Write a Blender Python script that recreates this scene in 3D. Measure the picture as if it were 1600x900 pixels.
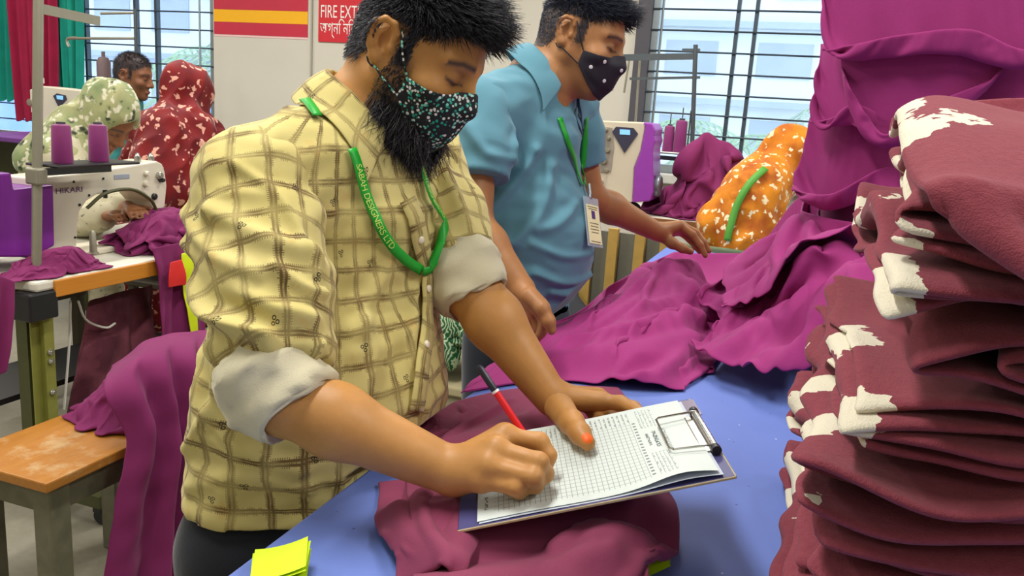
import bpy, bmesh, math, random
import numpy as np
from mathutils import Vector, Matrix
for o in list(bpy.data.objects): bpy.data.objects.remove(o)
SC = bpy.context.scene
COL = SC.collection
# ---------------------------------------------------------------- camera
F_PX = 1300.0
CAM = np.array([0.0, 0.0, 1.35])
YAW, PITCH, ROLL = math.radians(19.5), math.atan(280 / F_PX), 0.065
_f0 = np.array([-math.sin(YAW), math.cos(YAW), 0.0]); _r0 = np.array([math.cos(YAW), math.sin(YAW), 0.0]); _z = np.array([0, 0, 1.0])
FWD = math.cos(PITCH) * _f0 - math.sin(PITCH) * _z
_u0 = math.sin(PITCH) * _f0 + math.cos(PITCH) * _z
UPV = math.cos(ROLL) * _u0 - math.sin(ROLL) * _r0
RGT = math.cos(ROLL) * _r0 + math.sin(ROLL) * _u0
cam_d = bpy.data.cameras.new('camera'); cam_o = bpy.data.objects.new('camera', cam_d); COL.objects.link(cam_o)
cam_d.sensor_width = 36.0; cam_d.lens = 36.0 * F_PX / 1600.0; cam_d.clip_start = 0.02; cam_d.clip_end = 300
cam_o.matrix_world = Matrix(((RGT[0], UPV[0], -FWD[0], CAM[0]), (RGT[1], UPV[1], -FWD[1], CAM[1]), (RGT[2], UPV[2], -FWD[2], CAM[2]), (0, 0, 0, 1)))
SC.camera = cam_o
def ray(px, py): return FWD + RGT * ((px - 800) / F_PX) + UPV * ((450 - py) / F_PX)
def P(px, py, Z): return CAM + Z * ray(px, py)
def onz(px, py, z):
    d = ray(px, py); return CAM + d * ((z - CAM[2]) / d[2])
def ony(px, py, y):
    d = ray(px, py); return CAM + d * ((y - CAM[1]) / d[1])
def proj(p):
    q = np.asarray(p, float) - CAM; Z = q @ FWD
    return (800 + F_PX * (q @ RGT) / Z, 450 - F_PX * (q @ UPV) / Z, Z)
def cdir(r, u, b):
    v = RGT * r + UPV * u - FWD * b
    return v / np.linalg.norm(v)
# ---------------------------------------------------------------- sky, lamps, exposure
VS = SC.view_settings
SC.display_settings.display_device = 'sRGB'
VS.view_transform = 'Standard'; VS.look = 'None'; VS.gamma = 1.0; VS.use_curve_mapping = False
VS.exposure = 0.12
W = bpy.data.worlds.new('overcast_sky'); SC.world = W; W.use_nodes = True
_bg = W.node_tree.nodes['Background']; _bg.inputs['Color'].default_value = (0.84, 0.92, 1.0, 1); _bg.inputs['Strength'].default_value = 2.8
def area_lamp(name, loc, sx, sy, watts, col=(1, 0.97, 0.92)):
    l = bpy.data.lights.new(name, 'AREA'); l.shape = 'RECTANGLE'; l.size = sx; l.size_y = sy; l.energy = watts; l.color = col
    o = bpy.data.objects.new(name, l); COL.objects.link(o); o.location = loc; o['kind'] = 'helper'
    return o
TUBES = [(x, y) for x in (-5.2, -3.0, -0.9, 1.3) for y in (-1.6, 0.9, 3.4)]
for (x, y) in TUBES: area_lamp('tube_lamp_light', (x, y, 2.93), 0.16, 1.3, {-1.6: 9, 0.9: 38, 3.4: 38}[y])
# ---------------------------------------------------------------- small helpers
def lin(c):
    if isinstance(c, str):
        c = c.lstrip('#'); c = [int(c[i:i + 2], 16) / 255 for i in (0, 2, 4)]
    return tuple(((x / 12.92) if x <= 0.04045 else ((x + 0.055) / 1.055) ** 2.4) for x in c[:3]) + (1.0,)
def nrm(v):
    v = np.asarray(v, float); return v / (np.linalg.norm(v, axis=-1, keepdims=True) + 1e-12)
class NT:
    def __init__(s, name):
        s.m = bpy.data.materials.new(name); s.m.use_nodes = True; s.t = s.m.node_tree
        s.b = s.t.nodes['Principled BSDF']; s.out = s.t.nodes['Material Output']
    def n(s, kind, **kw):
        o = s.t.nodes.new('ShaderNode' + kind)
        for k, v in kw.items():
            if k in o.inputs: o.inputs[k].default_value = v
            else: setattr(o, k, v)
        return o
    def l(s, a, b): s.t.links.new(a, b)
    def math(s, op, a, b=None, c=None):
        o = s.t.nodes.new('ShaderNodeMath'); o.operation = op
        for i, v in enumerate((a, b, c)):
            if v is None: continue
            if isinstance(v, (int, float)): o.inputs[i].default_value = v
            else: s.l(v, o.inputs[i])
        return o.outputs[0]
    def mix(s, fac, a, b, blend='MIX'):
        o = s.t.nodes.new('ShaderNodeMix'); o.data_type = 'RGBA'; o.blend_type = blend
        for i, v in ((0, fac), (6, a), (7, b)):
            if isinstance(v, (int, float)): o.inputs[i].default_value = v
            elif isinstance(v, tuple): o.inputs[i].default_value = v
            else: s.l(v, o.inputs[i])
        return o.outputs[2]
    def ramp(s, fac, stops, interp='LINEAR'):
        o = s.t.nodes.new('ShaderNodeValToRGB'); o.color_ramp.interpolation = interp
        e = o.color_ramp.elements
        while len(e) < len(stops): e.new(0.5)
        for i, (p, c) in enumerate(stops):
            e[i].position = p; e[i].color = c if isinstance(c, tuple) else lin(c)
        s.l(fac, o.inputs[0]); return o.outputs[0]
    def obj(s): return s.n('TexCoord').outputs['Object']
    def uv(s): return s.n('TexCoord').outputs['UV']
    def noise(s, scale, detail=3.0, vec=None, rough=0.5, dist=0.0):
        o = s.n('TexNoise', Scale=scale, Detail=detail, Roughness=rough, Distortion=dist)
        s.l(vec if vec is not None else s.obj(), o.inputs['Vector']); return o.outputs['Fac']
    def bump(s, h, strength=0.3, dist=0.01):
        o = s.n('Bump', Strength=strength, Distance=dist); s.l(h, o.inputs['Height']); s.l(o.outputs[0], s.b.inputs['Normal'])
    def set(s, color=None, rough=0.5, metal=0.0, spec=0.5, sheen=0.0, **kw):
        if color is not None:
            if isinstance(color, (str, tuple)): s.b.inputs['Base Color'].default_value = lin(color) if isinstance(color, str) else color
            else: s.l(color, s.b.inputs['Base Color'])
        s.b.inputs['Roughness'].default_value = rough; s.b.inputs['Metallic'].default_value = metal
        s.b.inputs['Specular IOR Level'].default_value = spec
        if sheen: s.b.inputs['Sheen Weight'].default_value = sheen; s.b.inputs['Sheen Roughness'].default_value = 0.4
        for k, v in kw.items(): s.b.inputs[k.replace('_', ' ')].default_value = v
        return s.m
MATS = {}
def plain(name, col, rough=0.5, metal=0.0, spec=0.5, var=0.06, scale=30.0, **kw):
    if name in MATS: return MATS[name]
    t = NT(name); c = lin(col)
    d = tuple(max(0, x * (1 - var * 2)) for x in c[:3]) + (1,); e = tuple(min(1, x * (1 + var)) for x in c[:3]) + (1,)
    t.set(t.mix(t.noise(scale, 4), d, e), rough, metal, spec, **kw); MATS[name] = t.m; return t.m
def fabric(name, col, col2=None, weave=900.0, fuzz=0.3, rough=0.85, sheen=0.25, bump=0.25):
    if name in MATS: return MATS[name]
    t = NT(name); c = lin(col); d = lin(col2) if col2 else tuple(x * 0.8 for x in c[:3]) + (1,)
    n1 = t.noise(9.0, 4); n2 = t.noise(weave, 2)
    k = t.mix(n1, d, c); k = t.mix(t.math('MULTIPLY', n2, fuzz), k, tuple(min(1, x * 1.35 + 0.012) for x in c[:3]) + (1,))
    t.set(k, rough, 0, 0.25, sheen); t.bump(n2, bump, 0.002); MATS[name] = t.m; return t.m
def vcol_mat(name, rough=0.5, spec=0.4, sss=0.0, bump=0.0, bscale=400, var=0.12, vscale=60):
    t = NT(name); a = t.n('Attribute', attribute_name='Col')
    n = t.noise(vscale, 4)
    c = t.mix(var, a.outputs['Color'], t.mix(n, (0, 0, 0, 1), (1, 1, 1, 1)), 'OVERLAY')
    t.set(c, rough, 0, spec)
    if sss:
        t.b.inputs['Subsurface Weight'].default_value = sss; t.b.inputs['Subsurface Radius'].default_value = (0.012, 0.005, 0.003); t.b.inputs['Subsurface Scale'].default_value = 0.4
    if bump: t.bump(t.noise(bscale, 3), bump, 0.002)
    return t.m
def tag(o, label=None, cat=None, group=None, kind=None):
    if label: o['label'] = label
    if cat: o['category'] = cat
    if group: o['group'] = group
    if kind: o['kind'] = kind
    return o
def empty(name, loc, label=None, cat=None, group=None, kind=None, rotz=0.0):
    o = bpy.data.objects.new(name, None); COL.objects.link(o); o.location = tuple(loc); o.rotation_euler = (0, 0, rotz); o.empty_display_size = 0.05
    return tag(o, label, cat, group, kind)
def setparent(o, parent, world=True):
    if parent is None: return
    o.parent = parent
    if world:
        bpy.context.view_layer.update()
        o.matrix_parent_inverse = parent.matrix_world.inverted()
def mesh(name, V, Fc, mat=None, parent=None, smooth=True, uv=None, col=None, world=True):
    V = np.asarray(V, np.float32); me = bpy.data.meshes.new(name)
    if isinstance(Fc, np.ndarray) and len(Fc):
        k = Fc.shape[1]; n = len(Fc)
        me.vertices.add(len(V)); me.vertices.foreach_set('co', V.ravel())
        me.loops.add(n * k); me.loops.foreach_set('vertex_index', Fc.astype(np.int32).ravel())
        me.polygons.add(n); me.polygons.foreach_set('loop_start', np.arange(0, n * k, k, dtype=np.int32))
        me.update(calc_edges=True)
    else:
        me.from_pydata([tuple(v) for v in V], [], [tuple(int(i) for i in f) for f in Fc]); me.update()
    if smooth: me.polygons.foreach_set('use_smooth', np.ones(len(me.polygons), bool))
    if uv is not None:
        li = np.zeros(len(me.loops), np.int32); me.loops.foreach_get('vertex_index', li)
        l = me.uv_layers.new(name='UVMap'); l.data.foreach_set('uv', np.asarray(uv, np.float32)[li].ravel())
    if col is not None:
        a = me.attributes.new('Col', 'FLOAT_COLOR', 'POINT'); c = np.asarray(col, np.float32)
        if c.shape[1] == 3: c = np.hstack([c, np.ones((len(c), 1), np.float32)])
        a.data.foreach_set('color', c.ravel())
    if mat: me.materials.append(mat)
    o = bpy.data.objects.new(name, me); COL.objects.link(o)
    setparent(o, parent, world)
    return o
class MB:
    """collects boxes, tubes and lathes into one mesh (one part)"""
    def __init__(s): s.v = []; s.f = []
    def add(s, V, Fc):
        k = len(s.v); s.v += [tuple(map(float, p)) for p in V]; s.f += [tuple(int(i) + k for i in f) for f in Fc]; return s
    def box(s, c, size, rot=None, taper=1.0):
        c = np.asarray(c, float); h = np.asarray(size, float) / 2; R = np.eye(3) if rot is None else np.asarray(rot)
        V = []
        for z in (-1, 1):
            t = taper if z > 0 else 1.0
            for x, y in ((-1, -1), (1, -1), (1, 1), (-1, 1)): V.append(c + R @ (h * np.array([x * t, y * t, z])))
        return s.add(V, [(3, 2, 1, 0), (4, 5, 6, 7), (0, 1, 5, 4), (1, 2, 6, 5), (2, 3, 7, 6), (3, 0, 4, 7)])
    def rbox(s, c, size, r=0.01, seg=2, rot=None):
        bm = bmesh.new(); bmesh.ops.create_cube(bm, size=1.0)
        for v in bm.verts: v.co = Vector((v.co.x * size[0], v.co.y * size[1], v.co.z * size[2]))
        bmesh.ops.bevel(bm, geom=bm.edges[:], offset=r, segments=seg, affect='EDGES', profile=0.5)
        R = np.eye(3) if rot is None else np.asarray(rot); bm.verts.index_update()
        V = [np.asarray(c, float) + R @ np.array(v.co) for v in bm.verts]; Fc = [[v.index for v in f.verts] for f in bm.faces]; bm.free()
        return s.add(V, Fc)
    def tube(s, pts, r, n=8, caps=True):
        pts = [np.asarray(p, float) for p in pts]; rs = r if isinstance(r, (list, tuple, np.ndarray)) else [r] * len(pts)
        V = []; m = len(pts); ref = None
        for i, p in enumerate(pts):
            d = nrm(pts[min(i + 1, m - 1)] - pts[max(i - 1, 0)])
            if ref is None: ref = np.cross(d, [0, 0, 1.0] if abs(d[2]) < 0.9 else [1.0, 0, 0])
            ref = nrm(ref - d * (ref @ d)); b = np.cross(d, ref)
            for k in range(n):
                a = 2 * math.pi * k / n; V.append(p + rs[i] * (math.cos(a) * ref + math.sin(a) * b))
        Fc = []
        for i in range(m - 1):
            for k in range(n): Fc.append((i * n + k, i * n + (k + 1) % n, (i + 1) * n + (k + 1) % n, (i + 1) * n + k))
        if caps: Fc += [tuple(range(n))[::-1], tuple(range((m - 1) * n, m * n))]
        return s.add(V, Fc)
    def lathe(s, prof, c=(0, 0, 0), n=20, rot=None):
        R = np.eye(3) if rot is None else np.asarray(rot); V = []
        for (r, z) in prof:
            for k in range(n):
                a = 2 * math.pi * k / n; V.append(np.asarray(c, float) + R @ np.array([r * math.cos(a), r * math.sin(a), z]))
        m = len(prof); Fc = []
        for i in range(m - 1):
            for k in range(n): Fc.append((i * n + k, i * n + (k + 1) % n, (i + 1) * n + (k + 1) % n, (i + 1) * n + k))
        if prof[0][0] > 1e-4: Fc.append(tuple(range(n))[::-1])
        if prof[-1][0] > 1e-4: Fc.append(tuple(range((m - 1) * n, m * n)))
        return s.add(V, Fc)
    def prism(s, poly, a, b, frame=None, c=(0, 0, 0)):
        """poly in (x, z) extruded along y from a to b in a frame"""
        R = np.eye(3) if frame is None else np.asarray(frame); n = len(poly); c = np.asarray(c, float)
        V = [c + R @ np.array([x, y, z]) for y in (a, b) for (x, z) in poly]
        Fc = [tuple(range(n)), tuple(range(n, 2 * n))[::-1]] + [(i, n + i, n + (i + 1) % n, (i + 1) % n) for i in range(n)]
        return s.add(V, Fc)
    def build(s, name, mat, parent=None, smooth=False, bevel=0.0, world=True):
        o = mesh(name, np.array(s.v), s.f, mat, parent, smooth, world=world)
        bm = bmesh.new(); bm.from_mesh(o.data); bmesh.ops.recalc_face_normals(bm, faces=bm.faces[:])
        if bevel: bmesh.ops.bevel(bm, geom=[e for e in bm.edges if e.is_manifold and e.calc_face_angle(0) > 0.6], offset=bevel, segments=2, affect='EDGES', profile=0.5)
        bm.to_mesh(o.data); bm.free()
        if smooth:
            o.data.polygons.foreach_set('use_smooth', np.ones(len(o.data.polygons), bool))
            try: o.data.set_sharp_from_angle(angle=0.7)
            except Exception: pass
        return o
def rotz(a): return np.array([[math.cos(a), -math.sin(a), 0], [math.sin(a), math.cos(a), 0], [0, 0, 1.0]])
def bezier(pts, n=40):
    """Catmull-Rom through points"""
    p = np.asarray(pts, float); p = np.vstack([2 * p[0] - p[1], p, 2 * p[-1] - p[-2]]); out = []
    m = len(p) - 3; ts = np.linspace(0, m, n)
    for t in ts:
        i = min(int(t), m - 1); u = t - i; a, b, c, d = p[i:i + 4]
        out.append(0.5 * (2 * b + (c - a) * u + (2 * a - 5 * b + 4 * c - d) * u * u + (3 * b - a - 3 * c + d) * u ** 3))
    return np.array(out)
def resample(pts, n):
    p = np.asarray(pts, float); d = np.r_[0, np.cumsum(np.linalg.norm(np.diff(p, axis=0), axis=1))]
    t = np.linspace(0, d[-1], n); return np.stack([np.interp(t, d, p[:, k]) for k in range(p.shape[1])], 1)
class Wob:
    """smooth random field: sum of sinusoids"""
    def __init__(s, seed, freq, n=14, aniso=None):
        r = np.random.RandomState(seed); k = r.normal(size=(n, 3)); k = nrm(k) * freq * r.uniform(0.5, 1.5, (n, 1)) * 2 * math.pi
        if aniso is not None: k = k * np.asarray(aniso)
        s.k = k; s.p = r.uniform(0, 6.28, n); s.n = n
    def __call__(s, p): return np.sin(np.asarray(p) @ s.k.T + s.p).sum(-1) / math.sqrt(s.n) * 0.8
def grid_faces(n, m, wrap_u=False, wrap_v=False):
    iu = np.arange(n if wrap_u else n - 1); iv = np.arange(m if wrap_v else m - 1); I, J = np.meshgrid(iu, iv, indexing='ij'); I = I.ravel(); J = J.ravel()
    I2 = (I + 1) % n; J2 = (J + 1) % m
    return np.stack([I * m + J, I2 * m + J, I2 * m + J2, I * m + J2], 1)
def vnormals(V, Fc):
    nf = np.cross(V[Fc[:, 2]] - V[Fc[:, 0]], V[Fc[:, 3]] - V[Fc[:, 1]]); N = np.zeros_like(V)
    for k in range(4): np.add.at(N, Fc[:, k], nf)
    return nrm(N)
# ---------------------------------------------------------------- signed distance bodies, meshed with surface nets
def smin(a, b, k):
    if k <= 0: return np.minimum(a, b)
    h = np.maximum(k - np.abs(a - b), 0) / k
    return np.minimum(a, b) - h * h * k * 0.25
class SDF:
    def __init__(s): s.p = []
    def _put(s, fn, c, r, k, op): s.p.append((fn, np.asarray(c, float), r, k, op)); return s
    def cap(s, a, b, ra, rb=None, k=0.02, n=None, sq=1.0, op='u'):
        a = np.asarray(a, float); b = np.asarray(b, float); rb = ra if rb is None else rb; ab = b - a; L = ab @ ab + 1e-12
        nn = None if n is None else nrm(n)
        if nn is not None and L > 1e-6: nn = nrm(nn - ab * (nn @ ab) / L)
        def fn(p):
            q = p - a
            if nn is not None: q = q + np.outer(q @ nn, nn) * (1 / sq - 1)
            t = np.clip(q @ ab / L, 0, 1); e = q - t[:, None] * ab
            return (np.sqrt((e * e).sum(1)) - (ra + (rb - ra) * t)) * (sq if nn is not None else 1.0)
        return s._put(fn, (a + b) / 2, math.sqrt(L) / 2 + max(ra, rb), k, op)
    def chain(s, pts, rs, k=0.008, **kw):
        for i in range(len(pts) - 1): s.cap(pts[i], pts[i + 1], rs[i], rs[i + 1], k=k, **kw)
        return s
    def ell(s, c, r, M=None, k=0.02, op='u'):
        c = np.asarray(c, float); r = np.asarray(r, float); M = np.eye(3) if M is None else np.asarray(M)
        def fn(p):
            q = (p - c) @ M; k0 = np.sqrt(((q / r) ** 2).sum(1)) + 1e-9; k1 = np.sqrt(((q / (r * r)) ** 2).sum(1)) + 1e-9
            return k0 * (k0 - 1) / k1
        return s._put(fn, c, float(r.max()), k, op)
    def half(s, c, n, k=0.0):
        """keep the side n points away from"""
        c = np.asarray(c, float); n = nrm(n)
        return s._put(lambda p: (p - c) @ n, c, 1e3, k, 'i')
    def fun(s, fn, c, r, k=0.01, op='u'): return s._put(fn, c, r, k, op)
    def __call__(s, p, cull=True):
        p = np.asarray(p, float); d = np.full(len(p), 0.5)
        if not len(p): return d
        lo = p.min(0); hi = p.max(0); cc = (lo + hi) / 2; rc = np.linalg.norm(hi - lo) / 2
        for fn, c, r, k, op in s.p:
            if cull and op == 'u' and np.linalg.norm(cc - c) - r - rc > 0.07: continue
            if cull and op == 's' and np.linalg.norm(cc - c) - r - rc > 0.03: continue
            e = fn(p)
            if op == 'u': d = smin(d, e, k)
            elif op == 's': d = -smin(-d, e, k)
            else: d = -smin(-d, -e, k)
        return d
    def hit(s, px, py, z0=0.3, z1=4.0, off=0.0, steps=90):
        d = ray(px, py); L = np.linalg.norm(d); z = z0; best = (9.0, z0)
        for _ in range(steps):
            v = s((CAM + d * z)[None], cull=False)[0] - off
            if v < best[0]: best = (v, z)
            if v < 0.0004: return CAM + d * z
            z += max(v * 0.8, 0.0004) / L
            if z > z1: break
        return CAM + d * best[1] if best[0] < 0.08 else None   # grazing ray: nearest approach
def sdf_mesh(f, lo, hi, h, smooth_it=0):
    lo = np.asarray(lo, float); hi = np.asarray(hi, float); B = 8
    nb = np.ceil((hi - lo) / (h * B)).astype(int)
    g = np.stack(np.meshgrid(*[np.arange(n) for n in nb], indexing='ij'), -1).reshape(-1, 3)
    cen = lo + (g + 0.5) * h * B
    # coarse pass on super blocks for culling
    S = 4; key = (g // S) @ np.array([1, 1000, 1000000]); order = np.argsort(key, kind='stable'); g = g[order]; cen = cen[order]; key = key[order]
    cut = np.r_[0, np.nonzero(np.diff(key))[0] + 1, len(key)]
    keep = np.zeros(len(g), bool)
    for a, b in zip(cut[:-1], cut[1:]):
        keep[a:b] = np.abs(f(cen[a:b])) < h * B * 0.87 * 1.35 + 0.002
    g = g[keep]
    if not len(g): return np.zeros((0, 3)), np.zeros((0, 4), int)
    loc = np.stack(np.meshgrid(*[np.arange(B + 1)] * 3, indexing='ij'), -1).reshape(-1, 3)
    vals = np.empty((len(g), B + 1, B + 1, B + 1), np.float32)
    for a in range(0, len(g), 40):
        q = g[a:a + 40]; pts = lo + (q[:, None, :] * B + loc[None]).reshape(-1, 3) * h
        vals[a:a + 40] = f(pts).reshape(-1, B + 1, B + 1, B + 1)
    offs = [(0, 0, 0), (1, 0, 0), (0, 1, 0), (1, 1, 0), (0, 0, 1), (1, 0, 1), (0, 1, 1), (1, 1, 1)]
    ins = vals < 0
    cs = [ins[:, x:x + B, y:y + B, z:z + B] for x, y, z in offs]
    cnt = sum(c.astype(np.int8) for c in cs); act = (cnt > 0) & (cnt < 8)
    bi, x, y, z = np.nonzero(act)
    cv = np.stack([vals[bi, x + o[0], y + o[1], z + o[2]] for o in offs], 1)
    acc = np.zeros((len(bi), 3)); num = np.zeros(len(bi)); O = np.array(offs, float)
    for i in range(8):
        for j in range(i + 1, 8):
            if abs(O[i] - O[j]).sum() != 1: continue
            m = (cv[:, i] < 0) != (cv[:, j] < 0); t = np.zeros(len(bi)); t[m] = cv[m, i] / (cv[m, i] - cv[m, j])
            acc += np.where(m[:, None], O[i] + t[:, None] * (O[j] - O[i]), 0); num += m
    cell = g[bi] * B + np.stack([x, y, z], 1)
    V = lo + (cell + acc / num[:, None]) * h
    D = nb * B + 2; mul = np.array([1, D[0], D[0] * D[1]], np.int64)
    ids = cell @ mul; so = np.argsort(ids); sid = ids[so]
    def look(c):
        k = c @ mul; i = np.clip(np.searchsorted(sid, k), 0, len(sid) - 1); ok = sid[i] == k
        return so[i], ok
    quads = []
    for ax in range(3):
        o = np.zeros(3, int); o[ax] = 1; b = np.eye(3, dtype=int)[(ax + 1) % 3]; c = np.eye(3, dtype=int)[(ax + 2) % 3]
        v0 = ins[:, :B, :B, :B]; v1 = ins[:, o[0]:o[0] + B, o[1]:o[1] + B, o[2]:o[2] + B]
        bi2, x2, y2, z2 = np.nonzero(v0 != v1); p = g[bi2] * B + np.stack([x2, y2, z2], 1); s0 = v0[bi2, x2, y2, z2]
        r = [look(p), look(p - b), look(p - b - c), look(p - c)]; ok = r[0][1] & r[1][1] & r[2][1] & r[3][1]
        q = np.stack([a[0] for a in r], 1)[ok]; s0 = s0[ok]; q[~s0] = q[~s0][:, ::-1]; quads.append(q)
    Q = np.vstack(quads)
    for _ in range(smooth_it): V = lap(V, Q, 0.5)
    return V, Q
def lap(V, Q, w):
    A = np.zeros_like(V); n = np.zeros(len(V))
    for k in range(4):
        a = Q[:, k]; b = Q[:, (k + 1) % 4]
        np.add.at(A, a, V[b]); np.add.at(A, b, V[a]); np.add.at(n, a, 1); np.add.at(n, b, 1)
    return V + w * (A / np.maximum(n, 1)[:, None] - V)
# ---------------------------------------------------------------- cloth: position based sheets settling on what lies below
def coons(top, bot, left, right, n, m):
    """boundary polylines (3d): top/bot run along v, left/right along u"""
    t = resample(bezier(top, 200), m); b = resample(bezier(bot, 200), m); l = resample(bezier(left, 200), n); r = resample(bezier(right, 200), n)
    u = np.linspace(0, 1, n)[:, None, None]; v = np.linspace(0, 1, m)[None, :, None]
    S = (1 - u) * t[None] + u * b[None] + (1 - v) * l[:, None] + v * r[:, None]
    S -= (1 - u) * (1 - v) * t[0] + (1 - u) * v * t[-1] + u * (1 - v) * b[0] + u * v * b[-1]
    return S
def drape(X, su, sv, floor, steps=90, iters=8, g=0.0012, seed=0, jitter=0.004, bend=0.25, pin=None, fric=0.6, damp=0.9, solid=None, wobf=4.5):
    """X (n,m,3); su / sv: rest length as a multiple of the laid-out length along u / v; floor(xy)->z"""
    rs = np.random.RandomState(seed); X = X.copy(); n, m, _ = X.shape
    def rl(A, B): return np.linalg.norm(A - B, axis=-1)
    ru = rl(X[1:], X[:-1]) * su; rv = rl(X[:, 1:], X[:, :-1]) * sv
    rd1 = np.sqrt(((ru[:, 1:] + ru[:, :-1]) / 2) ** 2 + ((rv[1:] + rv[:-1]) / 2) ** 2)
    cu = np.cumsum(np.pad(ru, ((1, 0), (0, 0))), 0); cv = np.cumsum(np.pad(rv, ((0, 0), (1, 0))), 1); ru4 = cu[4:] - cu[:-4]; rv4 = cv[:, 4:] - cv[:, :-4]
    wob = Wob(seed + 5, wobf); X[..., 2] += jitter * (1 + wob(X)) + rs.uniform(0, jitter * 0.1, (n, m))
    Wt = np.ones((n, m)); 
    if pin is not None: Wt = 1.0 - pin.astype(float)
    Wt = Wt[..., None]; prev = X.copy()
    def con(sa, sb, rest, st):
        A = X[sa]; B = X[sb]; d = B - A; L = np.sqrt((d * d).sum(-1)) + 1e-9
        c = (d * ((L - rest) / L * 0.5 * st)[..., None])
        X[sa] += c * Wt[sa]; X[sb] -= c * Wt[sb]
    s_ = slice
    for it in range(steps):
        v = (X - prev) * damp; prev = X.copy(); X += v * Wt; X[..., 2] -= g * Wt[..., 0]
        for k in range(iters):
            for o in (0, 1):
                a = ru[o::2]; con((s_(o, o + 2 * len(a), 2), s_(None)), (s_(o + 1, o + 1 + 2 * len(a), 2), s_(None)), a, 1.0)
                a = rv[:, o::2]; con((s_(None), s_(o, o + 2 * a.shape[1], 2)), (s_(None), s_(o + 1, o + 1 + 2 * a.shape[1], 2)), a, 1.0)
            con((s_(0, n - 1), s_(0, m - 1)), (s_(1, n), s_(1, m)), rd1, 0.25); con((s_(1, n), s_(0, m - 1)), (s_(0, n - 1), s_(1, m)), rd1, 0.25)
            if bend and k % 2 == 0:
                con((s_(0, n - 2), s_(None)), (s_(2, n), s_(None)), ru[1:] + ru[:-1], bend * 0.5); con((s_(None), s_(0, m - 2)), (s_(None), s_(2, m)), rv[:, 1:] + rv[:, :-1], bend * 0.5)
            if bend and k % 2 == 1 and n > 10 and m > 10:
                con((s_(0, n - 4), s_(None)), (s_(4, n), s_(None)), ru4, bend * 0.35); con((s_(None), s_(0, m - 4)), (s_(None), s_(4, m)), rv4, bend * 0.35)
            if solid is not None: X[:] = X + (solid(X.reshape(-1, 3)).reshape(n, m, 3) - X) * Wt
            if floor is not None:
                z = floor(X[..., 0], X[..., 1]); hit = X[..., 2] < z
                X[..., 2] = np.where(hit, z, X[..., 2])
        if floor is not None:
            hit = X[..., 2] < floor(X[..., 0], X[..., 1]) + 0.0015
            X[..., :2] = np.where(hit[..., None], prev[..., :2] + (X[..., :2] - prev[..., :2]) * (1 - fric), X[..., :2])
    return X
def sheet(name, X, mat, parent=None, thick=0.004, sub=1, uvs=None, col=None):
    n, m, _ = X.shape
    if uvs is None:
        du = np.r_[0, np.cumsum(np.linalg.norm(np.diff(X, axis=0), axis=2).mean(1))]; dv = np.r_[0, np.cumsum(np.linalg.norm(np.diff(X, axis=1), axis=2).mean(0))]
        uvs = np.stack(np.meshgrid(dv, du), -1).reshape(-1, 2)
    o = mesh(name, X.reshape(-1, 3), grid_faces(n, m), mat, parent, True, uv=uvs, col=col)
    if thick:
        s = o.modifiers.new('thickness', 'SOLIDIFY'); s.thickness = thick; s.offset = 0; s.use_even_offset = False
    if sub: s = o.modifiers.new('smooth', 'SUBSURF'); s.levels = sub; s.render_levels = sub
    return o
def text_mesh(name, body, size, mat, parent, mapf, spacing=1.0, ext=0.0):
    c = bpy.data.curves.new(name, 'FONT'); c.body = body; c.size = size; c.space_character = spacing; c.resolution_u = 3; c.align_x = 'LEFT'; c.extrude = ext
    t = bpy.data.objects.new(name, c); COL.objects.link(t); dg = bpy.context.evaluated_depsgraph_get(); me = t.evaluated_get(dg).to_mesh()
    V = np.array([v.co[:] for v in me.vertices]); Fc = [list(p.vertices) for p in me.polygons]; t.evaluated_get(dg).to_mesh_clear()
    bpy.data.objects.remove(t); bpy.data.curves.remove(c)
    if not len(V): return None
    return mesh(name, np.array([mapf(v) for v in V]), Fc, mat, parent, False)
# ================================================================ THE SETTING
def onx(px, py, x):
    d = ray(px, py); return CAM + d * ((x - CAM[0]) / d[0])
YW = 5.2
m_wall = plain('wall_paint', '#d3cec0', 0.85, spec=0.2, var=0.03, scale=3)
m_ceil = plain('ceiling_paint', '#c9c7c0', 0.9, var=0.02, scale=2)
t = NT('floor_concrete'); n1 = t.noise(3.0, 6); n2 = t.noise(40, 4)
m_floor = t.set(t.mix(t.math('MULTIPLY', n2, 0.5), t.mix(n1, lin('#7d7866'), lin('#a29c88')), lin('#615c4e')), 0.6); t.bump(n2, 0.15, 0.004)
def struct(mb, name, mat, label, cat=None, **kw): return tag(mb.build(name, mat, **kw), label, cat, kind='structure')
struct(MB().box((-2.2, 1.0, -0.03), (12.4, 9.2, 0.06)), 'floor', m_floor, 'worn grey olive concrete floor of the sewing hall')
struct(MB().box((-2.2, 1.0, 3.13), (12.4, 9.2, 0.06)), 'ceiling', m_ceil, 'plain white ceiling of the sewing hall')
struct(MB().box((-8.1, 1.0, 1.55), (0.2, 9.2, 3.1)), 'wall_left', m_wall, 'cream side wall beyond the left workstations')
struct(MB().box((3.9, 1.0, 1.55), (0.2, 9.2, 3.1)), 'wall_right', m_wall, 'cream side wall behind the stacked garments')
struct(MB().box((-2.2, -3.1, 1.55), (12.4, 0.2, 3.1)), 'wall_front', m_wall, 'cream wall behind the photographer')
WL = (-6.9, -4.29, 0.85, 2.55); WR = (-1.07, 0.75, 1.02, 2.55)
wb = MB()
def wallseg(x0, x1, z0, z1): wb.box(((x0 + x1) / 2, YW + 0.1, (z0 + z1) / 2), (x1 - x0, 0.2, z1 - z0))
wallseg(-8.2, WL[0], 0, 3.1); wallseg(WL[1], WR[0], 0, 3.1); wallseg(WR[1], 3.9, 0, 3.1)
for w in (WL, WR): wallseg(w[0], w[1], 0, w[2]); wallseg(w[0], w[1], w[3], 3.1)
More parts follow.
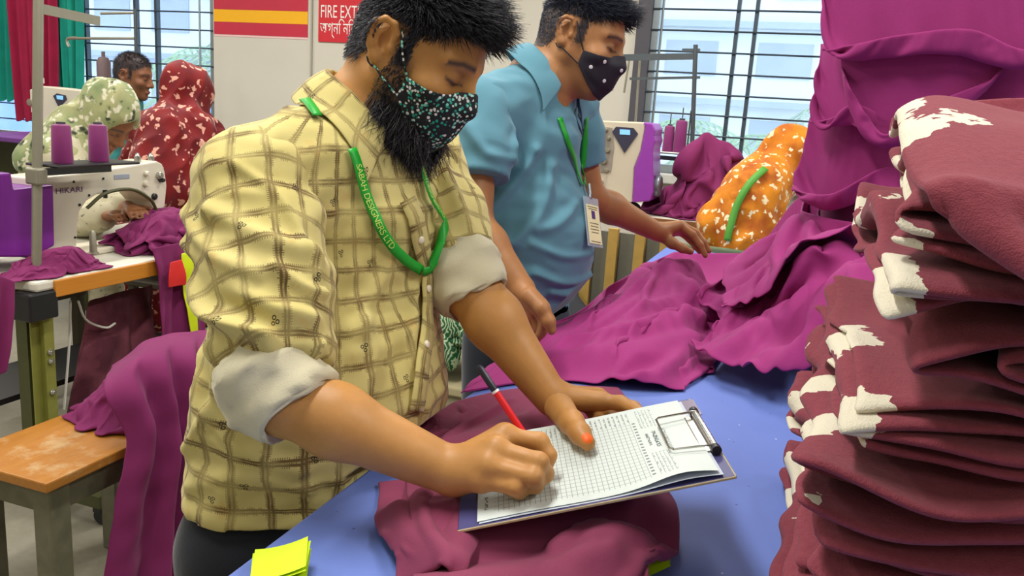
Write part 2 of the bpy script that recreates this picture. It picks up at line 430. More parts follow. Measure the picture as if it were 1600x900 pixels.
wall_back = struct(wb, 'wall_back', m_wall, 'cream back wall with two barred windows and painted stripes')
m_red = plain('stripe_red_paint', '#c4263f', 0.6, var=0.05, scale=12); m_yel = plain('stripe_yellow_paint', '#f7b500', 0.6, var=0.03); m_pink = plain('stripe_border_paint', '#f0c9c4', 0.6)
zt, zb = 2.005, 1.745
MB().box((-3.88, YW - 0.0015, (zt + zb) / 2), (0.80, 0.003, zt - zb + 0.03)).build('stripe_border', m_pink, wall_back)
for i, mm in enumerate((m_red, m_yel, m_red)):
    h = (zt - zb) / 3; MB().box((-3.88, YW - 0.004, zt - h * (i + 0.5)), (0.80, 0.004, h - 0.001)).build('painted_stripe', mm, wall_back)
MB().box((-3.445, YW - 0.004, 1.6), (0.012, 0.02, 3.0)).build('conduit', plain('conduit_grey', '#a9a596', 0.6), wall_back)
# windows: frame, mullions, bars, glass
m_bar = plain('grille_steel', '#4a5560', 0.5, 0.6); m_alu = plain('window_aluminium', '#9aa4a8', 0.4, 0.7); m_darkfr = plain('window_dark_frame', '#4c4a52', 0.5)
t = NT('dusty_glass'); tr = t.n('BsdfTransparent'); tr.inputs[0].default_value = (0.94, 0.97, 1, 1); tl = t.n('BsdfTranslucent'); tl.inputs[0].default_value = (0.85, 0.93, 1.0, 1); gl = t.n('BsdfGlossy', Roughness=0.05)
mx = t.n('MixShader'); t.l(t.math('ADD', t.math('MULTIPLY', t.noise(4, 4), 0.22), 0.06), mx.inputs[0]); t.l(tr.outputs[0], mx.inputs[1]); t.l(tl.outputs[0], mx.inputs[2])
mx2 = t.n('MixShader'); mx2.inputs[0].default_value = 0.03; t.l(mx.outputs[0], mx2.inputs[1]); t.l(gl.outputs[0], mx2.inputs[2]); t.l(mx2.outputs[0], t.out.inputs['Surface']); m_glass = t.m
def window(name, w, label, mull, bars_z, subm, dark):
    e = empty(name, ((w[0] + w[1]) / 2, YW, w[2]), label, None, None, 'structure')
    f = MB(); d = 0.05
    for x in (w[0] + d / 2, w[1] - d / 2): f.box((x, YW + 0.06, (w[2] + w[3]) / 2), (d, 0.07, w[3] - w[2]))
    for z in (w[2] + d / 2, w[3] - d / 2): f.box(((w[0] + w[1]) / 2, YW + 0.06, z), (w[1] - w[0], 0.07, d))
    f.build('window_frame', m_alu, e)
    if dark: MB().box((w[0] - 0.03, YW - 0.01, (w[2] + w[3]) / 2 - 0.05), (0.085, 0.05, w[3] - w[2] + 0.1)).build('frame_post', m_darkfr, e)
    for x in mull: MB().box((x, YW + 0.05, (w[2] + w[3]) / 2), (0.022, 0.04, w[3] - w[2])).build('mullion', m_bar, e)
    for z in bars_z: MB().tube([(w[0], YW + 0.02, z), (w[1], YW + 0.02, z)], 0.006, 6).build('grille_bar', m_bar, e)
    for x in subm: MB().tube([(x, YW + 0.02, w[2]), (x, YW + 0.02, w[3])], 0.008, 6).build('grille_bar', m_alu, e)
    xs = [w[0]] + sorted(mull) + [w[1]]
    for a, b in zip(xs[:-1], xs[1:]):
        if b - a > 0.06: MB().box(((a + b) / 2, YW + 0.07, (w[2] + w[3]) / 2), (b - a - 0.02, 0.004, w[3] - w[2] - 0.06)).build('pane', m_glass, e)
    MB().rbox(((w[0] + w[1]) / 2, YW + 0.0, w[2] - 0.03), (w[1] - w[0] + 0.1, 0.16, 0.06), 0.008).build('window_sill', plain('sill_stone', '#c9c8c0', 0.6), e)
    return e
window('window_1', WL, 'left barred window with pale blue daylight behind seated workers', (-5.55, -5.05, -4.85), [0.872 + 0.128 * k for k in range(1, 13)], (-5.95, -4.43), False)
window('window_2', WR, 'right barred window with hazy greenery behind the purple machine', (-0.56, -0.455), [1.02 + 0.1215 * k for k in range(1, 13)], (-1.0, 0.35), True)
# curtains
def curtain(name, x0, x1, z0, z1, y, mat, folds, label, grp, gather=0.75):
    n, m = 40, 70; u = np.linspace(0, 1, n)[:, None]; v = np.linspace(0, 1, m)[None, :]
    c = (x0 + x1) / 2; wd = (x1 - x0) * (1 - (1 - gather) * u ** 1.5)
    X = np.stack([c + (v - 0.5) * wd + 0 * u, y + 0.035 * np.sin(v * folds * 6.28 + 0.8 * np.sin(u * 3)) * (0.6 + 0.5 * u) + 0.01 * np.sin(v * folds * 14 + 2), z1 + (z0 - z1) * u + 0.02 * np.sin(v * folds * 6.28) * u], -1)
    return tag(sheet(name, X, mat, None, 0.003, 1), label, 'curtain', grp)
m_teal = fabric('teal_curtain', '#0f9d86', '#0a7568', 300, 0.2, 0.7); m_crim = fabric('crimson_curtain', '#a3123f', '#7c0d30', 300, 0.2, 0.7)
curtain('curtain', -6.75, -5.97, 1.16, 2.6, YW - 0.14, m_teal, 7, 'wide teal curtain gathered at the far left window', 'curtains at the left window')
curtain('curtain', -6.1, -5.55, 1.02, 2.6, YW - 0.22, m_crim, 5, 'crimson curtain hanging between two teal curtains', 'curtains at the left window', 0.8)
curtain('curtain', -5.72, -5.38, 1.0, 2.6, YW - 0.14, m_teal, 4, 'narrow teal curtain right of the crimson curtain', 'curtains at the left window', 0.6)
curtain('curtain', -0.10, 0.42, 1.55, 2.6, YW - 0.12, m_teal, 5, 'teal curtain at the top right window corner', None, 0.7)
# fire extinguisher sign
sg = empty('wall_sign', (-3.2, YW, 1.73), 'red fire extinguisher sign with white lettering on the cream wall', 'sign')
MB().box((-3.0, YW - 0.006, 1.90), (0.78, 0.008, 0.36)).build('board', plain('sign_red', '#cf1f2e', 0.5), sg)
m_sw = plain('sign_white', '#f3ece6', 0.5)
def on_sign(x0, z0): return lambda v: (x0 + v[0] * 0.62, YW - 0.0112, z0 + v[1])
text_mesh('lettering', 'FIRE EXTINGUISHER', 0.12, m_sw, sg, on_sign(-3.375, 1.882))
text_mesh('lettering', 'অগ্নি নির্বাপক', 0.11, m_sw, sg, on_sign(-3.375, 1.775))
MB().box((-3.0, YW - 0.0112, 2.045), (0.7, 0.001, 0.03)).build('lettering_band', m_sw, sg)
# ceiling tube lamps (their light is set at the top)
m_tube = NT('tube_glow'); m_tube.set('#ffffff', 0.4); m_tube.b.inputs['Emission Color'].default_value = (1, 0.97, 0.92, 1); m_tube.b.inputs['Emission Strength'].default_value = 2.0
for (x, y) in TUBES:
    e = empty('tube_lamp', (x, y, 3.1), 'white tube lamp under the ceiling, %s row, %s' % ({-1.6: 'rear', 0.9: 'middle', 3.4: 'window'}[y], {-5.2: 'leftmost', -3.0: 'second from left', -0.9: 'third from left', 1.3: 'rightmost'}[x]), 'lamp', 'ceiling tube lamps')
    MB().rbox((x, y, 3.05), (0.14, 1.36, 0.06), 0.01).build('lamp_body', m_ceil, e)
    MB().tube([(x, y - 0.6, 2.985), (x, y + 0.6, 2.985)], 0.016, 10).build('tube', m_tube.m, e)
# outside: hazy buildings and palms seen through the glass
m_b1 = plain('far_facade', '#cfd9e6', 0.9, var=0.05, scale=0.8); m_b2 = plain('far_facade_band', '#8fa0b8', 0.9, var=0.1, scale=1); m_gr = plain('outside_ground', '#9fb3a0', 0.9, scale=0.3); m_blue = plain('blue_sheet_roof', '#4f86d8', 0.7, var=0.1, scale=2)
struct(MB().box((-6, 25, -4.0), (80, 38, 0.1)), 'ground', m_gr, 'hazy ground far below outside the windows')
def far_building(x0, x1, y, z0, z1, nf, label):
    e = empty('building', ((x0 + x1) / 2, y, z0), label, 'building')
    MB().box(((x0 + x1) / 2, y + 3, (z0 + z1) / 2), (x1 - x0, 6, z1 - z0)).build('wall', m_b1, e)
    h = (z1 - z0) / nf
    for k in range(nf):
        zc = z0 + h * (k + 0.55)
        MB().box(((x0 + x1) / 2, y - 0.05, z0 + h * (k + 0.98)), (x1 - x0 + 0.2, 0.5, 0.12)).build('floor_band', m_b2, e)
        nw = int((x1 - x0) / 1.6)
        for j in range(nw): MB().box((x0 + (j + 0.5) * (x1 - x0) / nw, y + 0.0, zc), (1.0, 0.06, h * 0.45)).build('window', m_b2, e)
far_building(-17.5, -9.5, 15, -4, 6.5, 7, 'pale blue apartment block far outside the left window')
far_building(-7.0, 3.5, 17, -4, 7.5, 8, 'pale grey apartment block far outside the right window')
sh = tag(MB().box((-12.6, 11.4, -1.4), (7.5, 3, 5.0)).build('shed', m_blue), 'low blue sheet shed outside the left window', 'shed')
m_leaf = plain('palm_leaf', '#6f9f63', 0.7, var=0.2, scale=4); m_trunk = plain('palm_trunk', '#857a66', 0.9)
def palm(x, y, top, seed, label):
    r = random.Random(seed); e = empty('palm_tree', (x, y, -4), label, 'tree', 'palms outside')
    MB().tube([(x, y, -4), (x + 0.1, y, -1), (x, y, top)], [0.16, 0.12, 0.09], 8).build('trunk', m_trunk, e, True)
    for k in range(13):
        a = r.uniform(0, 6.28); L = r.uniform(1.3, 1.9); up = r.uniform(0.2, 1.1); mb = MB(); pts = []
        for i in range(9):
            s = i / 8; pts.append(np.array([x + math.cos(a) * L * s, y + math.sin(a) * L * s, top + up * s * 1.3 - 1.25 * s * s]))
        mb.tube(pts, [0.018 * (1 - 0.8 * i / 8) for i in range(9)], 4)
        side = np.array([-math.sin(a), math.cos(a), 0])
        for i in range(1, 9):
            for q in (0.0, 0.5):
                p = pts[i] * (1 - q) + pts[i - 1] * q
                for sg_ in (-1, 1):
                    tip = p + sg_ * side * 0.42 * (1.1 - i / 10) + np.array([math.cos(a), math.sin(a), 0]) * 0.18 + np.array([0, 0, -0.2])
                    w_ = np.array([math.cos(a), math.sin(a), 0]) * 0.03
                    mb.add([p - w_, p + w_, tip], [(0, 1, 2)])
        mb.build('frond', m_leaf, e)
palm(0.0, 8.9, 1.15, 1, 'palm tree outside the right window, nearest the orange scarf'); palm(-2.6, 13.0, 1.1, 2, 'palm tree outside the right window, behind the thread stand'); palm(-6.2, 8.2, 1.5, 3, 'palm tree outside the left window')
# ---------------------------------------------------------------- the blue inspection table
TZ = 0.85
t = NT('blue_table_cover'); n1 = t.noise(6, 5); sp = t.noise(220, 2); vo = t.n('TexVoronoi', Scale=34.0); t.l(t.obj(), vo.inputs['Vector'])
base = t.mix(n1, lin('#6378c2'), lin('#6f86d0')); lint_ = t.ramp(vo.outputs['Distance'], [(0.0, (1, 1, 1, 1)), (0.045, (1, 1, 1, 1)), (0.06, (0, 0, 0, 1))]); gate = t.ramp(t.noise(9, 2), [(0.46, (0, 0, 0, 1)), (0.54, (1, 1, 1, 1))])
c = t.mix(t.math('MULTIPLY', lint_, gate), base, lin('#d5dcee')); vo2 = t.n('TexVoronoi', Scale=23.0); t.l(t.obj(), vo2.inputs['Vector'])
dk = t.ramp(vo2.outputs['Distance'], [(0.0, (1, 1, 1, 1)), (0.03, (1, 1, 1, 1)), (0.05, (0, 0, 0, 1))]); c = t.mix(t.math('MULTIPLY', dk, 0.8), c, lin('#3a4672'))
m_blue_t = t.set(c, 0.55, 0, 0.35); t.bump(sp, 0.12, 0.001)
TX0, TX1, TY0, TY1 = -0.53, 0.85, 0.28, 3.3
qt = empty('inspection_table', ((TX0 + TX1) / 2, (TY0 + TY1) / 2, 0), 'long inspection table with a blue covered top', 'table')
MB().rbox(((TX0 + TX1) / 2, (TY0 + TY1) / 2, TZ - 0.02), (TX1 - TX0, TY1 - TY0, 0.04), 0.006).build('table_top', m_blue_t, qt)
m_steel = plain('table_leg_paint', '#6d7263', 0.6, 0.2)
for x in (TX0 + 0.12, TX1 - 0.08):
    for y in (TY0 + 0.08, (TY0 + TY1) / 2, TY1 - 0.08): MB().box((x, y, (TZ - 0.04) / 2), (0.05, 0.05, TZ - 0.04)).build('leg', m_steel, qt)
for x in (TX0 + 0.12, TX1 - 0.08): MB().box((x, (TY0 + TY1) / 2, TZ - 0.065), (0.04, TY1 - TY0 - 0.1, 0.05)).build('apron_rail', m_steel, qt)
# ================================================================ PEOPLE: tools
def frame(f, up, roll=0.0):
    f = nrm(f); x = nrm(np.cross(f, up)); z = np.cross(x, f)
    if roll: x, z = x * math.cos(roll) + z * math.sin(roll), z * math.cos(roll) - x * math.sin(roll)
    return np.stack([x, f, z], 1)            # columns: person's right, forward, up
class Head:
    def __init__(s, o, R, sc=1.0): s.o = np.asarray(o, float); s.R = R; s.s = sc
    def w(s, v): return s.o + s.R @ (np.asarray(v, float) * s.s)
    def wn(s, v): return s.o + (np.asarray(v, float) * s.s) @ s.R.T
    def l(s, p): return ((np.asarray(p) - s.o) @ s.R) / s.s
    def build(s, S, ears=True):
        w, k, R, q = s.w, s.s, s.R, s.s
        S.ell(w((0, -0.012, 0.032)), np.array((0.076, 0.098, 0.087)) * k, R, 0.01)
        S.ell(w((0, 0.028, -0.028)), np.array((0.062, 0.064, 0.086)) * k, R, 0.03 * k)
        S.ell(w((0, -0.045, -0.02)), np.array((0.062, 0.05, 0.06)) * k, R, 0.03 * k)
        S.cap(w((0, 0.070, -0.100)), w((0, 0.072, -0.100)), 0.020 * k, k=0.02 * k)
        for x in (-1, 1):
            S.cap(w((x * 0.054, -0.004, -0.048)), w((x * 0.018, 0.066, -0.099)), 0.019 * k, 0.016 * k, k=0.025 * k)
            S.cap(w((x * 0.056, 0.0, -0.015)), w((x * 0.054, -0.004, -0.05)), 0.016 * k, k=0.02 * k)
            S.ell(w((x * 0.041, 0.060, -0.030)), np.array((0.026, 0.024, 0.022)) * k, R, 0.018 * k)
            S.cap(w((x * 0.010, 0.082, 0.022)), w((x * 0.048, 0.064, 0.020)), 0.011 * k, 0.010 * k, k=0.014 * k)
            S.ell(w((x * 0.031, 0.099, -0.002)), np.array((0.019, 0.017, 0.013)) * k, R, 0.012 * k, 's')
            S.ell(w((x * 0.031, 0.0735, -0.002)), np.array((0.0155, 0.0135, 0.0125)) * k, R, 0.004 * k)
            S.cap(w((x * 0.017, 0.0845, -0.007)), w((x * 0.046, 0.075, -0.006)), 0.0022 * k, k=0.003 * k)
            S.ell(w((x * 0.013, 0.094, -0.038)), np.array((0.010, 0.010, 0.008)) * k, R, 0.008 * k)
        S.cap(w((0, 0.084, 0.014)), w((0, 0.108, -0.032)), 0.009 * k, 0.0125 * k, k=0.012 * k)
        S.ell(w((0, 0.092, -0.066)), np.array((0.024, 0.010, 0.0055)) * k, R, 0.008 * k); S.ell(w((0, 0.089, -0.076)), np.array((0.021, 0.010, 0.006)) * k, R, 0.008 * k)
        if ears:
            for x in (-1, 1):
                e = lambda y, z, ou=0.0: w((x * (0.076 + ou), -0.014 + y * 0.9, -0.006 + z * 0.9))
                S.ell(e(-0.006, 0.0, -0.001), np.array((0.0065, 0.019, 0.028)) * k, R, 0.008 * k)
                S.ell(e(-0.001, 0.0, 0.008), np.array((0.008, 0.011, 0.016)) * k, R, 0.005 * k, 's')
                S.chain([e(0.010, 0.004, 0.004), e(0.012, 0.020, 0.006), e(0.004, 0.031, 0.010), e(-0.012, 0.031, 0.015), e(-0.024, 0.019, 0.018), e(-0.026, 0.002, 0.017), e(-0.019, -0.016, 0.012), e(-0.008, -0.029, 0.008)], np.array([0.003, 0.0042, 0.0045, 0.0045, 0.0045, 0.0042, 0.0042, 0.006]) * k, k=0.004 * k)
                S.chain([e(-0.004, 0.020, 0.010), e(-0.013, 0.008, 0.013), e(-0.012, -0.010, 0.010), e(-0.002, -0.019, 0.007)], np.array([0.003, 0.0035, 0.0035, 0.003]) * k, k=0.004 * k)
                S.ell(e(-0.003, -0.029, 0.006), np.array((0.006, 0.009, 0.009)) * k, R, 0.006 * k); S.ell(e(0.011, -0.006, 0.004), np.array((0.005, 0.005, 0.007)) * k, R, 0.004 * k)
        s.S = SDF(); s.S.p = list(S.p); return s
    def surf(s, S, base, d, off=0.0, r0=0.22):
        """outermost skin along rays from base (local) in directions d (local), marched inwards"""
        b = np.broadcast_to(np.asarray(base, float), d.shape); r = np.full(len(d), r0)
        for _ in range(34): r -= np.clip(S(s.wn(b + d * r[:, None]), cull=False) / s.s - off, 0.0, 0.03) * 0.93
        return b + d * r[:, None]
def hairline(y): return np.interp(y, [-0.12, -0.08, -0.055, -0.04, -0.03, 0.0, 0.02, 0.035, 0.055, 0.075, 0.1], [-0.06, -0.058, -0.05, -0.03, 0.032, 0.036, 0.03, 0.034, 0.052, 0.064, 0.07])
def is_hair(L): return (L[:, 2] > hairline(L[:, 1])) | ((np.abs(L[:, 0]) > 0.05) & (L[:, 1] > 0.006) & (L[:, 1] < 0.024) & (L[:, 2] > -0.022))
def strands(roots, dirs, length, width, seed, droop=None, curl=0.25, seg=4):
    r = np.random.RandomState(seed); n = len(roots); d = nrm(dirs); p = roots.copy(); V = np.zeros((n, seg + 1, 3, 3)); side = nrm(np.cross(d, r.normal(size=(n, 3)))); bi = np.cross(d, side)
    L = np.broadcast_to(length, (n,)) / seg
    for i in range(seg + 1):
        w = width * (1 - 0.85 * i / seg)
        for k in range(3):
            a = 2.094 * k; V[:, i, k] = p + w * (math.cos(a) * side + math.sin(a) * bi)
        p = p + d * L[:, None]
        d = d + r.normal(size=(n, 3)) * curl * 0.5
        if droop is not None: d = d + droop
        d = nrm(d)
    base = np.arange(n)[:, None, None] * (seg + 1) * 3; i = np.arange(seg)[None, :, None]; k = np.arange(3)[None, None, :]
    F0 = base + i * 3 + k; F1 = base + i * 3 + (k + 1) % 3
    return V.reshape(-1, 3), np.stack([F0, F1, F1 + 3, F0 + 3], -1).reshape(-1, 4)
def hair_mat(name, dark, light):
    t = NT(name); n = t.noise(120, 2); t.set(t.mix(t.ramp(n, [(0.35, (0, 0, 0, 1)), (0.7, (1, 1, 1, 1))]), lin(dark), lin(light)), 0.42, 0, 0.5); return t.m
def scalp_hair(hd, S, mat, parent, seed, n=9000, top=0.034, side=0.010, fwd=0.9, name='hair', front=0.0):
    r = np.random.RandomState(seed); d = nrm(r.normal(size=(n * 2, 3))); d = d[d[:, 2] > -0.75]; base = np.array([0, -0.012, 0.02])
    L = hd.surf(S, base, d); L = L[is_hair(L + r.normal(size=L.shape) * 0.003)][:n]
    N = nrm(L - base); t = np.clip((L[:, 2] - 0.035) / 0.05, 0, 1); back = np.clip((L[:, 1] + 0.02) / 0.08, 0, 1)
    D = N * (0.55 + 0.1 * t)[:, None] + np.array([0, 1.0, 0]) * (fwd * t)[:, None] + np.array([0, -0.15, -0.8]) * (1 - t)[:, None] + r.normal(size=L.shape) * 0.16
    ln = (side + (top - side) * t) * r.uniform(0.65, 1.15, len(L)) * (1 + front * back * t)
    V, Fc = strands(hd.wn(L - N * 0.002), D @ hd.R.T, ln * hd.s, 0.0009, seed, curl=0.22, droop=(np.array([0, 0.05, -0.05]) @ hd.R.T))
    return mesh(name, V, Fc, mat, parent)
def mask_mesh(hd, S, mat, parent, loopmat, thick=0.0022, name='face_mask', tent=1.0):
    n, m = 26, 45; th = np.linspace(-1, 1, m); T = th * math.radians(64)
    ztop = np.interp(np.abs(th), [0, 0.12, 0.35, 0.7, 1], [-0.004, -0.008, -0.022, -0.030, -0.031]); zbot = np.interp(np.abs(th), [0, 0.3, 0.7, 1], [-0.118, -0.112, -0.084, -0.062])
    u = np.linspace(0, 1, n)[:, None]; z = ztop[None] + (zbot - ztop)[None] * u
    D = np.stack([np.sin(T)[None] + 0 * u, np.cos(T)[None] + 0 * u, 0 * z], -1); B = np.stack([0 * z, 0 * z + 0.0, z], -1)
    L = hd.surf(S, B.reshape(-1, 3), D.reshape(-1, 3), 0.0035).reshape(n, m, 3)
    r = np.sqrt(L[..., 0] ** 2 + L[..., 1] ** 2); a = np.abs(th)[None]
    tn = 0.118 - 0.012 * u ** 2 - 0.10 * np.clip((u - 0.72) / 0.28, 0, 1) ** 2 * 0.45 - 0.045 * a ** 1.2
    tn = np.where(a < 0.75, tn, 0); f = np.clip(u / 0.12, 0, 1)
    r2 = np.maximum(r, tn * f * tent)
    for _ in range(5):
        q = r2.copy(); q[1:-1] = (r2[:-2] + r2[2:] + 2 * r2[1:-1]) / 4; q[:, 1:-1] = (q[:, :-2] + q[:, 2:] + 2 * q[:, 1:-1]) / 4; r2 = np.maximum(q, r)
    L = np.stack([np.sin(T)[None] * r2, np.cos(T)[None] * r2, z], -1)
    X = hd.wn(L.reshape(-1, 3)).reshape(n, m, 3)
    o = sheet(name, X, mat, parent, thick, 1)
    for sd, j in ((-1, 0), (1, m - 1)):
        for i0, ear in ((0, (0.080, -0.002, 0.022)), (n - 1, (0.080, -0.026, -0.036))):
            a = L[i0, j]; b = np.array([sd * ear[0], ear[1], ear[2]]); mid = (a + b) / 2; mid[0] = sd * (max(abs(a[0]), abs(b[0])) + 0.001)
            pts = push_out(S, hd.wn(bezier([a, mid, b], 14)), 0.0022 * hd.s); MB().tube(pts, 0.0016 * hd.s, 6).build('ear_loop', loopmat, o, True)
    return o, L
def ribbon(name, pts, nrmls, width, mat, parent, thick=0.0012):
    p = np.asarray(pts); d = np.gradient(p, axis=0); s = nrm(np.cross(d, nrmls)); X = np.stack([p - s * width / 2, p, p + s * width / 2], 1)
    return sheet(name, X, mat, parent, thick, 0), s
def grad(S, p, e=0.002):
    p = np.atleast_2d(p); g = np.stack([S(p + np.eye(3)[i] * e, False) - S(p - np.eye(3)[i] * e, False) for i in range(3)], 1); return nrm(g)
def push_out(S, p, off):
    p = np.atleast_2d(p).copy()
    for _ in range(3):
        d = S(p, False); g = grad(S, p); p += g * np.maximum(off - d, 0)[:, None]
    return p
def band_text(body, P0, side, N, size, mat, parent, start, up=1.0, spacing=1.05):
    """lettering laid along a ribbon's centre line"""
    d = np.r_[0, np.cumsum(np.linalg.norm(np.diff(P0, axis=0), axis=1))]
    def f(v):
        t = start + v[0]; k = np.array([np.interp(t, d, P0[:, i]) for i in range(3)]); s = np.array([np.interp(t, d, side[:, i]) for i in range(3)]); n = np.array([np.interp(t, d, N[:, i]) for i in range(3)])
        return k + s * up * (v[1] - size * 0.36) + n * 0.0016
    return text_mesh('lettering', body, size, mat, parent, f, spacing)
def clear_edge(o, x0, zt, slope=1.2):
    """cloth pressed against the table edge instead of passing through it"""
    me = o.data; V = np.zeros(len(me.vertices) * 3, np.float32); me.vertices.foreach_get('co', V); V = V.reshape(-1, 3)
    M = np.array(o.matrix_world); Wd = V @ M[:3, :3].T + M[:3, 3]; lim = x0 - 0.008 + np.maximum(Wd[:, 2] - zt - 0.006, 0) * slope
    Wd[:, 0] = np.minimum(Wd[:, 0], lim); V = (Wd - M[:3, 3]) @ np.linalg.inv(M[:3, :3]).T; me.vertices.foreach_set('co', V.astype(np.float32).ravel()); me.update()
def uv_axis(V, a, axis, ref, rad):
    axis = nrm(axis); ref = nrm(ref - axis * (np.asarray(ref) @ axis)); b = np.cross(axis, ref); q = V - a
    return np.stack([np.arctan2(q @ b, q @ ref) * rad, q @ axis], 1)
# ================================================================ CLIPBOARD PLANE (needed by the hands that hold it)
cA = onz(715, 829, 0.90); cB = onz(1150, 744, 0.98); cC = onz(1084, 622, 0.99)
_u = nrm(cB - cA); _w = cC - cB; _w = nrm(_w - _u * (_w @ _u)); BW = float((cC - cB) @ _w); BL = float(np.linalg.norm(cB - cA))   # board: length and width directions
cN = nrm(np.cross(_u, _w)); cN = cN if cN[2] > 0 else -cN
def onb(px, py, h=0.0):
    d = ray(px, py); return CAM + d * (((cA + cN * (h + 0.004) - CAM) @ cN) / (d @ cN))
# ================================================================ MAN IN THE CHECKED SHIRT
man1 = empty('person', (-0.68, 0.98, 0.0), 'bearded man in a yellow checked shirt writing on a clipboard', 'person')
hy, hp_ = math.radians(16), math.radians(36)
hf = cdir(math.cos(hy) * math.cos(hp_), -math.sin(hp_), math.sin(hy) * math.cos(hp_))
R1 = frame(hf, cdir(0, 1, 0.12)); K1 = 0.945
earW = P(594, 60, 1.095); H1 = Head(earW - R1 @ (np.array((0.088, -0.020, -0.006)) * K1), R1, K1)
Rs = P(402, 300, 1.09); Ls = P(655, 262, 1.37); Re = P(440, 620, 0.97); Le = P(732, 446, 1.25)
Rw = onb(706, 737, 0.030); Lw = onb(862, 622, -0.005)
midS = (Rs + Ls) / 2; sx = nrm(Ls - Rs); fx = nrm(np.cross(sx, _z)); Hc = P(452, 800, 1.26); Nb = midS + np.array([0, 0, 0.075]) + fx * 0.015
S1 = SDF(); H1.build(S1); H1.S.cap(H1.w((0, -0.030, -0.055)), Nb, 0.056, 0.064, k=0.03)
nk0 = H1.w((0, -0.030, -0.055)); S1.cap(nk0, Nb, 0.056, 0.064, k=0.03); S1.cap(H1.w((0, 0.03, -0.095)), Nb + fx * 0.03, 0.03, 0.045, k=0.03)
S1.cap(Nb, midS - np.array([0, 0, 0.05]), 0.064, 0.09, k=0.03)
S1.cap(Rs + sx * 0.03, Ls - sx * 0.03, 0.045, k=0.04)
S1.cap(midS + [0, 0, -0.08], Hc, 0.12, 0.12, k=0.04, n=fx, sq=0.65)
S1.cap(Rs, Re, 0.052, 0.042, k=0.03); S1.cap(Ls, Le, 0.052, 0.042, k=0.03)
def forearm(S, e, w_, r0, r1, rw, side):
    m = e + (w_ - e) * 0.32; S.cap(e, m, r0 * 0.95, r0, k=0.02); S.cap(m, w_, r0, rw, k=0.02)
forearm(S1, Re, Rw, 0.041, 0.04, 0.027, 1); forearm(S1, Le, Lw, 0.042, 0.04, 0.026, 1)
# right hand, closed on the pen
pen_tip = onb(858, 737, 0.0)
def finger(S, base, joints, r, k=0.006):
    pts = [base] + joints; S.chain(pts, list(r), k=k)
RM = {'i': onb(789, 682, 0.052), 'm': onb(776, 703, 0.052), 'r': onb(764, 728, 0.042), 'p': onb(752, 750, 0.028)}
for kx, rr in (('i', 0.0175), ('m', 0.0175), ('r', 0.0165), ('p', 0.015)): S1.cap(Rw + (RM[kx] - Rw) * 0.08, RM[kx], 0.022, rr * 0.92, k=0.012)
for kx in RM: S1.cap(RM[kx], RM[kx], 0.0125, k=0.008)
finger(S1, RM['i'], [onb(843, 690, 0.042), onb(857, 712, 0.026), onb(853, 731, 0.013)], (0.0115, 0.0105, 0.0092, 0.0078))
finger(S1, RM['m'], [onb(842, 722, 0.040), onb(852, 740, 0.020), onb(842, 747, 0.008)], (0.0118, 0.0108, 0.0094, 0.0080))
finger(S1, RM['r'], [onb(834, 746, 0.030), onb(836, 758, 0.013), onb(815, 757, 0.009)], (0.0112, 0.0102, 0.009, 0.0078))
finger(S1, RM['p'], [onb(806, 762, 0.022), onb(812, 768, 0.010), onb(795, 766, 0.008)], (0.0098, 0.009, 0.008, 0.007))
finger(S1, onb(738, 712, 0.026), [onb(790, 702, 0.018), onb(828, 712, 0.018), onb(848, 727, 0.012)], (0.0165, 0.0135, 0.0108, 0.009), 0.01)
for a, b in (('i', 'm'), ('m', 'r')):   # tendons on the back of the hand
    pass
for kx in ('i', 'm', 'r'): S1.cap(Rw + (RM[kx] - Rw) * 0.45 + cN * 0.014, RM[kx] + cN * 0.007, 0.0035, 0.005, k=0.008)
# left hand under the board's far edge, thumb on the paper
LM = {'i': onb(938, 627, -0.014), 'm': onb(934, 620, -0.028), 'r': onb(926, 622, -0.042), 'p': onb(916, 630, -0.052)}
for kx, rr in (('i', 0.016), ('m', 0.016), ('r', 0.015), ('p', 0.014)): S1.cap(Lw + (LM[kx] - Lw) * 0.1, LM[kx], 0.020, rr * 0.88, k=0.012)
finger(S1, LM['i'], [onb(970, 630, -0.016), onb(990, 638, -0.016), onb(1004, 647, -0.015)], (0.0115, 0.0105, 0.0095, 0.008))
finger(S1, LM['m'], [onb(972, 636, -0.034), onb(994, 652, -0.034), onb(1004, 668, -0.030)], (0.0115, 0.0105, 0.0095, 0.008))
finger(S1, LM['r'], [onb(958, 650, -0.046), onb(968, 676, -0.044), onb(966, 696, -0.034)], (0.011, 0.0102, 0.009, 0.0078))
finger(S1, LM['p'], [onb(936, 662, -0.052), onb(940, 684, -0.046), onb(936, 700, -0.036)], (0.0098, 0.009, 0.0082, 0.007))
thumb_tip = onb(918, 692, 0.0125)
finger(S1, onb(874, 638, 0.002), [onb(893, 660, 0.016), onb(906, 677, 0.0165), thumb_tip], (0.021, 0.0145, 0.0118, 0.0098), 0.012)
allp = np.array([H1.o, Rs, Ls, Re, Le, Rw, Lw, Hc, RM['i'], LM['i'], thumb_tip])
lo = allp.min(0) - 0.17; hi = allp.max(0) + 0.17
V, Fc = sdf_mesh(S1, lo, hi, 0.0031)
L = H1.l(V); near = np.linalg.norm(L, axis=1) < 0.2
